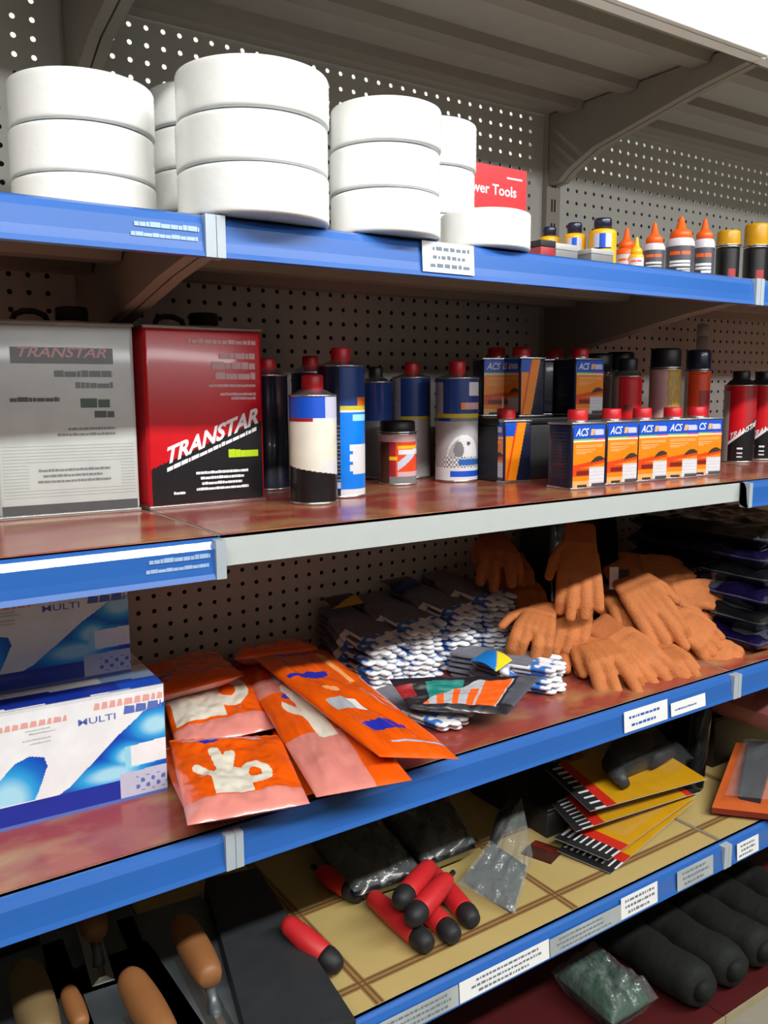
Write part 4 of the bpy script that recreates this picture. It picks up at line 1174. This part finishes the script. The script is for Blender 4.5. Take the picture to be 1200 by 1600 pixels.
mb.add([(x, y, 0) for x, y in A_]+[(x+(.004), y, .034) for x, y in A_], [(3, 2, 1, 0), (4, 5, 6, 7), (0, 1, 5, 4), (1, 2, 6, 5), (2, 3, 7, 6), (3, 0, 4, 7)], 'charcoal'); mb.build('box_body', t)
mb = MB(); mb.add([(x*1.0+(.004), y, .0342) for x, y in A_]+[(x+.004, y, .038) for x, y in A_], [(4, 5, 6, 7), (0, 1, 5, 4), (1, 2, 6, 5), (2, 3, 7, 6), (3, 0, 4, 7)], 'dark_grey'); mb.build('lid', t)
def red_tool(label, butt, far, r=.0175, L_=None, shank=True):
    """red barrel handle with black butt cap towards the viewer"""
    b = Vector(butt); f_ = Vector(far); d = (f_-b); L_ = d.length; dn = d.normalized()
    t = bpy.data.objects.new('red_handled_tool', None); COL.objects.link(t); t.empty_display_size = .02
    q = dn.to_track_quat('Z', 'Y'); t.matrix_world = Matrix.Translation(b) @ q.to_matrix().to_4x4()
    tag(t, label, 'tool', 'red handled tools on the lowest shelf')
    mb = MB(); mb.lathe([(r*.86, .030, 'handle_red'), (r, .036, 'handle_red'), (r*1.02, .07, 'handle_red'), (r*.97, L_*.7, 'handle_red'), (r*.85, L_-.01, 'handle_red'), (r*.6, L_, 'handle_red'), (.0001, L_, 'handle_red')], 28, 'handle_red'); mb.build('handle', t)
    mb = MB(); mb.lathe([(.0001, 0, 'soft_black'), (r*.5, .001, 'soft_black'), (r*.8, .006, 'soft_black'), (r*.98, .016, 'soft_black'), (r*1.03, .026, 'soft_black'), (r*.95, .033, 'soft_black'), (r*.5, .034, 'soft_black')], 28, 'soft_black'); mb.build('end_cap', t)
    if shank: mb = MB(); mb.tube([(0, 0, L_-.005), (0, 0, L_+.02)], .0045, 'soft_black'); mb.build('shank', t)
    return t
zr = D0+.018
red_tool('single red handled tool with black end beside the dark slab', (0.196, 0.071, 0.553), (0.155, 0.166, 0.592), shank=False)
red_tool('red handled tool, lowest and front left of the heap', (0.336, 0.040, 0.551), (0.333, 0.200, 0.552))
red_tool('red handled tool, front middle of the heap', (0.382, 0.034, 0.551), (0.392, 0.171, 0.552))
red_tool('red handled tool, front right of the heap', (0.430, 0.048, 0.551), (0.460, 0.204, 0.553))
red_tool('red handled tool lying across the others, upper left in the heap', (0.316, 0.096, 0.600), (0.432, 0.167, 0.590))
red_tool('red handled tool lying across the others, pointing down left', (0.315, 0.064, 0.588), (0.433, 0.120, 0.590))
red_tool('dim red handled tool behind the heap, left', (0.318, 0.206, 0.554), (0.297, 0.309, 0.556))
# plastic bags behind the red handles
def soft_bag(label, corners, th, m, seed, name='plastic_bag'):
    cx = sum(p[0] for p in corners)/4; cy = sum(p[1] for p in corners)/4; z0 = min(p[2] for p in corners)
    t = thing(name, label, 'bag', (cx, cy, z0))
    mb = MB(); pillow(mb, [(p[0]-cx, p[1]-cy, p[2]-z0) for p in corners], th*.75, lambda u, v: m, 40, 40, wr=.006, seed=seed, under=m); mb.build('contents', t)
    mb = MB(); pillow(mb, [(p[0]-cx, p[1]-cy, p[2]-z0) for p in corners], th, lambda u, v: 'cloudy_film', 50, 50, wr=.008, seed=seed+3, under='cloudy_film'); mb.build('film', t)
    return t
soft_bag('clear plastic bag with dark contents behind the red handles, left', [(.30, .20, D0), (.43, .19, D0), (.46, .40, D0+.01), (.32, .42, D0+.01)], .075, 'dark_bag', 61)
soft_bag('clear plastic bag with dark contents behind the red handles, right', [(.44, .20, D0), (.56, .20, D0), (.64, .40, D0+.01), (.47, .42, D0+.01)], .085, 'dark_bag', 62)
red_tool('dim red handled tool standing up behind the bags', (.60, .33, D0+.10), (.615, .39, D0+.02), r=.012)
# triangular trowel blister
t = thing('pointing_trowel', 'grey pointed trowel in shiny plastic lying with its tip to the front', 'tool', (.56, .13, D0))
mb = MB(); tri = [(0.513, 0.051, 0.534), (0.584, 0.094, 0.575), (0.566, 0.160, 0.590), (0.502, 0.162, 0.545)]
vv = [(p[0]-.56, p[1]-.13, p[2]-D0) for p in tri]
mb.add(vv+[(p[0], p[1], p[2]-.0025) for p in vv], [(0, 1, 2, 3), (7, 6, 5, 4), (0, 4, 5, 1), (1, 5, 6, 2), (2, 6, 7, 3), (3, 7, 4, 0)], 'steel'); mb.build('blade', t)
mb = MB(); k0 = (0.566, 0.160, 0.590); k1 = (0.656, 0.210, 0.610)
mb.tube([(k0[0]-.56, k0[1]-.13, k0[2]-D0), ((k0[0]+k1[0])/2-.56, (k0[1]+k1[1])/2-.13, .078), (k1[0]-.56, k1[1]-.13, k1[2]-D0)], [.008, .013, .015], 'soft_black'); mb.build('handle', t)
mb = MB(); e = [(0.508, 0.038, 0.538), (0.604, 0.099, 0.580), (0.672, 0.201, 0.625), (0.462, 0.130, 0.560)]
pillow(mb, [(p[0]-.56, p[1]-.13, p[2]-D0) for p in (e[3], e[0], e[1], e[2])], .010, lambda u, v: 'cloudy_film', 30, 30, wr=.004, seed=70, under='cloudy_film'); mb.build('plastic_sleeve', t)

# yellow carded tool packs
def card_pack(label, c, th, tool, seed, flip=False):
    """c: bl, br, tr, tl corners of the card (world)"""
    A, B, Cc, Dd = [Vector(p) for p in c]; ctr = (A+B+Cc+Dd)/4; z0 = min(p.z for p in (A, B, Cc, Dd)); o = Vector((ctr.x, ctr.y, z0))
    t = thing('carded_tool', label, 'tool pack', tuple(o))
    P = lambda u, v: (A.lerp(B, u).lerp(Dd.lerp(Cc, u), v)-o)
    def fn(u, v):
        if u < .14: return 'soft_black' if (int(v*26) % 3) or u < .05 else 'silver_light'
        if u < .22: return 'card_red'
        if u > .965 and not flip: return 'card_yellow'
        if flip and u > .88: return 'soft_black' if u > .93 else 'card_red'
        return 'card_yellow'
    mb = MB(); mb.grid(lambda u, v: P(u, v)+Vector((0, 0, .0012)), 60, 60, fn)
    mb.grid(lambda u, v: P(1-u, v), 2, 2, lambda u, v: 'paper_grey')
    for a, b in (((0, 0), (1, 0)), ((1, 0), (1, 1)), ((1, 1), (0, 1)), ((0, 1), (0, 0))):
        p, q = P(*a), P(*b); h = Vector((0, 0, .0012)); mb.add([p, q, q+h, p+h], [(0, 1, 2, 3)], 'paper_grey')
    mb.build('backing_card', t)
    if tool:
        m2 = MB(); up_ = Vector((0, 0, 1))
        body = [P(.36, .40), P(.50, .52), P(.66, .58), P(.88, .72)]
        m2.tube([p+up_*.032 for p in body], [.024, .036, .038, .034], 'black', 20)
        m2.tube([P(.40, .62)+up_*.018, P(.55, .66)+up_*.03, P(.74, .78)+up_*.018], [.012, .016, .012], 'soft_black', 14)
        m2.tube([P(.36, .34)+up_*.026, P(.36, .16)+up_*.014], [.018, .010], 'dark_grey', 12)
        m2.tube([P(.70, .42)+up_*.03, P(.92, .52)+up_*.026], [.022, .020], 'soft_black', 14)
        m2.build('packed_tool', t)
    m3 = MB(); q = [P(.24, .12), P(.95, .12), P(.95, .92), P(.24, .92)]
    pillow(m3, [tuple(p+Vector((0, 0, .001))) for p in q], 0.075 if tool else .014, lambda u, v: 'blister_film', 26, 26, wr=.002, seed=seed, under='blister_film'); m3.build('blister', t)
    return t
def crn(x0, x1, y0, y1, z, rz, zt=0.0, zx=0.0):
    cx, cy = (x0+x1)/2, (y0+y1)/2; out = []
    for x, y in ((x0, y0), (x1, y0), (x1, y1), (x0, y1)):
        dx, dy = x-cx, y-cy; out.append((cx+dx*cos(rz)-dy*sin(rz), cy+dx*sin(rz)+dy*cos(rz), z+zt*(y-y0)/(y1-y0)+zx*(x-x0)/(x1-x0)))
    return out
PK = 'carded'
card_pack('yellow carded tool pack, lowest of the pile, its front corner near the strip', [(0.735, 0.036, 0.536), (1.029, 0.081, 0.570), (1.026, 0.197, 0.575), (0.705, 0.140, 0.540)], 0, False, 80)
card_pack('yellow carded tool pack, second from the bottom', [(0.738, 0.047, 0.555), (1.016, 0.068, 0.590), (1.024, 0.197, 0.590), (0.707, 0.150, 0.560)], 0, False, 81)
card_pack('yellow carded tool pack, third from the bottom, red end at the right', [(0.717, 0.105, 0.590), (1.019, 0.061, 0.600), (1.055, 0.206, 0.600), (0.757, 0.210, 0.590)], 0, False, 82, True)
card_pack('yellow carded pack with a black tool, topmost of the pile', [(0.748, 0.101, 0.622), (1.031, 0.056, 0.625), (1.064, 0.231, 0.632), (0.790, 0.259, 0.632)], 0, True, 83)
card_pack('yellow carded pack in the shade at the back of the pile', [(.88, .30, D0+.06), (1.0, .29, D0+.06), (1.0, .42, D0+.062), (.88, .43, D0+.062)], 0, True, 84)
# support box under the pile and pile neighbours
t = thing('dark_box', 'dark box under the shaded side of the yellow packs', 'box', (.84, .28, D0))
mb = MB(); mb.box(-.11, .13, -.09, .14, 0, .050, 'soft_black', bev=.003); mb.build('box_body', t)
mb = MB(); mb.box(-.1105, .1305, -.0905, .1405, .050, .0575, 'black', bev=.002); mb.build('lid', t)
t = thing('scrap_card', 'small dark brown scrap of card lying on the beige tiles left of the yellow packs', 'card', (.69, .16, D0), radians(20))
mb = MB(); mb.grid(lambda u, v: (-.03+.06*u, -.03+.06*v, .002+.002*sin(4*u)), 10, 10, lambda u, v: 'tin_darkred' if u > .6 else 'jar_dark'); mb.box(-.03, .03, -.03, .03, 0, .001, 'jar_dark'); mb.build('card', t)

# right bay of the fourth shelf
t = thing('orange_carded_tool', 'orange card with a dark tool under plastic, in the right bay of the fourth shelf', 'tool pack', (1.16, .06, D0))
mb = MB(); q = [(1.064, 0.065, 0.553), (1.202, -0.092, 0.553), (1.422, 0.033, 0.600), (1.291, 0.165, 0.600)]
Q = [Vector(p)-Vector((1.16, .06, D0)) for p in q]
P = lambda u, v: Q[0].lerp(Q[1], u).lerp(Q[3].lerp(Q[2], u), v)
mb.grid(P, 10, 10, lambda u, v: 'card_orange'); mb.grid(lambda u, v: P(1-u, v)-Vector((0, 0, .012)), 2, 2, lambda u, v: 'red_dull')
for a, b in (((0, 0), (1, 0)), ((1, 0), (1, 1)), ((1, 1), (0, 1)), ((0, 1), (0, 0))):
    p_, q_ = P(*a), P(*b); hh = Vector((0, 0, .012)); mb.add([p_-hh, q_-hh, q_, p_], [(0, 1, 2, 3)], 'tin_darkred')
mb.build('backing_card', t)
mb = MB(); mb.add([P(.22, .15), P(.42, .12), P(.46, .9), P(.16, .9)]+[v+Vector((0, 0, .02)) for v in (P(.22, .15), P(.42, .12), P(.46, .9), P(.16, .9))], [(0, 1, 5, 4), (1, 2, 6, 5), (2, 3, 7, 6), (3, 0, 4, 7), (4, 5, 6, 7)], 'dark_grey'); mb.build('packed_tool', t)
mb = MB(); pillow(mb, [tuple(P(.1, .08)), tuple(P(.6, .08)), tuple(P(.6, .95)), tuple(P(.1, .95))], .035, lambda u, v: 'clear_film', 20, 20, seed=90, under='clear_film'); mb.build('blister', t)
t = thing('pink_roll_bag', 'dull pink bagged bundle above the orange card in the right bay', 'bag', (1.34, .14, D0+.12))
for i in range(1):
    mb = MB(); pillow(mb, [(-.09, -.10, 0), (.10, -.10, 0), (.10, .12, 0), (-.09, .12, 0)], .10, lambda u, v: 'rubber_pink', 40, 40, wr=.008, seed=91, under='rubber_pink'); mb.build('bundle', t)
    mb = MB(); pillow(mb, [(-.095, -.105, 0), (.105, -.105, 0), (.105, .125, 0), (-.095, .125, 0)], .106, lambda u, v: 'clear_film', 30, 30, wr=.008, seed=92, under='clear_film'); mb.build('film', t)
t = thing('dark_carton', 'black carton holding up the pink bundle in the right bay', 'box', (1.36, .22, D0))
mb = MB(); mb.box(-.10, .12, -.02, .20, 0, .112, 'black', bev=.003); mb.build('box_body', t)
mb = MB(); mb.box(-.101, .121, -.021, .201, .112, .118, 'soft_black', bev=.002); mb.build('lid', t)
def rod(name, label, p, q, r, m, tipm):
    a, b = Vector(p), Vector(q); t = bpy.data.objects.new(name, None); COL.objects.link(t); t.empty_display_size = .02
    t.matrix_world = Matrix.Translation(a) @ (b-a).normalized().to_track_quat('Z', 'Y').to_matrix().to_4x4(); L_ = (b-a).length
    tag(t, label, 'rod'); mb = MB(); mb.lathe([(r*.9, 0, m), (r, .004, m), (r, L_*.93, m)]+[(r*.9, L_*.93+.001, m), (.0001, L_*.93+.001, m)], 20, m); mb.build('shaft', t)
    mb = MB(); mb.lathe([(r*1.05, L_*.93, tipm), (r*1.05, L_, tipm), (.0001, L_, tipm)], 20, tipm); mb.build('end_cap', t)
rod('leaning_tube', 'black plastic wrapped tube leaning up at the right seam of the fourth shelf', (1.135, .16, D0+.004), (1.225, .20, D0+.285), .021, 'dark_bag', 'soft_black')
rod('leaning_rod', 'thin gold rod leaning in the dark behind the yellow packs', (1.16, .36, D0+.004), (1.26, .40, D0+.27), .0045, 'gold_label', 'gold_label')

# ------------------------------------------------------------------ base deck
for i, x in enumerate((.98, 1.08, 1.18, 1.28, 1.38)):
    t = thing('wrapped_roll', f'dark green plastic wrapped roll lying on the bottom deck, {["leftmost", "second from left", "middle", "fourth from left", "rightmost"][i]}', 'roll', (x, .20, ZE+.002), radians(-2+i), 'dark green wrapped rolls on the bottom deck')
    mb = MB(); from_y, to_y = -.20, .28; n = 24; r = random.Random(100+i)
    pts = [(.004*sin(k), from_y+(to_y-from_y)*k/n, .046) for k in range(n+1)]; mb.tube(pts, [.044*(1 if 0 < k < n else .8)+r.uniform(-.002, .002) for k in range(n+1)], 'green_bag', 28); mb.build('roll_body', t)
    mb = MB(); mb.tube([(0, from_y-.012, .046), (.002, from_y+.002, .046)], [.008, .03], 'green_bag', 14); mb.build('twisted_end', t)
t = thing('green_bag', 'crumpled green and clear plastic bag on the red bottom deck', 'bag', (.83, .12, ZE+.002))
mb = MB(); pillow(mb, [(-.06, -.07, 0), (.05, -.07, 0), (.06, .08, 0), (-.05, .08, 0)], .07, lambda u, v: 'green_contents', 40, 40, wr=.005, seed=111, under='green_contents'); mb.build('contents', t)
mb = MB(); pillow(mb, [(-.07, -.08, 0), (.06, -.08, 0), (.07, .09, 0), (-.06, .09, 0)], .085, lambda u, v: 'cloudy_film', 40, 40, wr=.006, seed=112, under='cloudy_film'); mb.build('film', t)
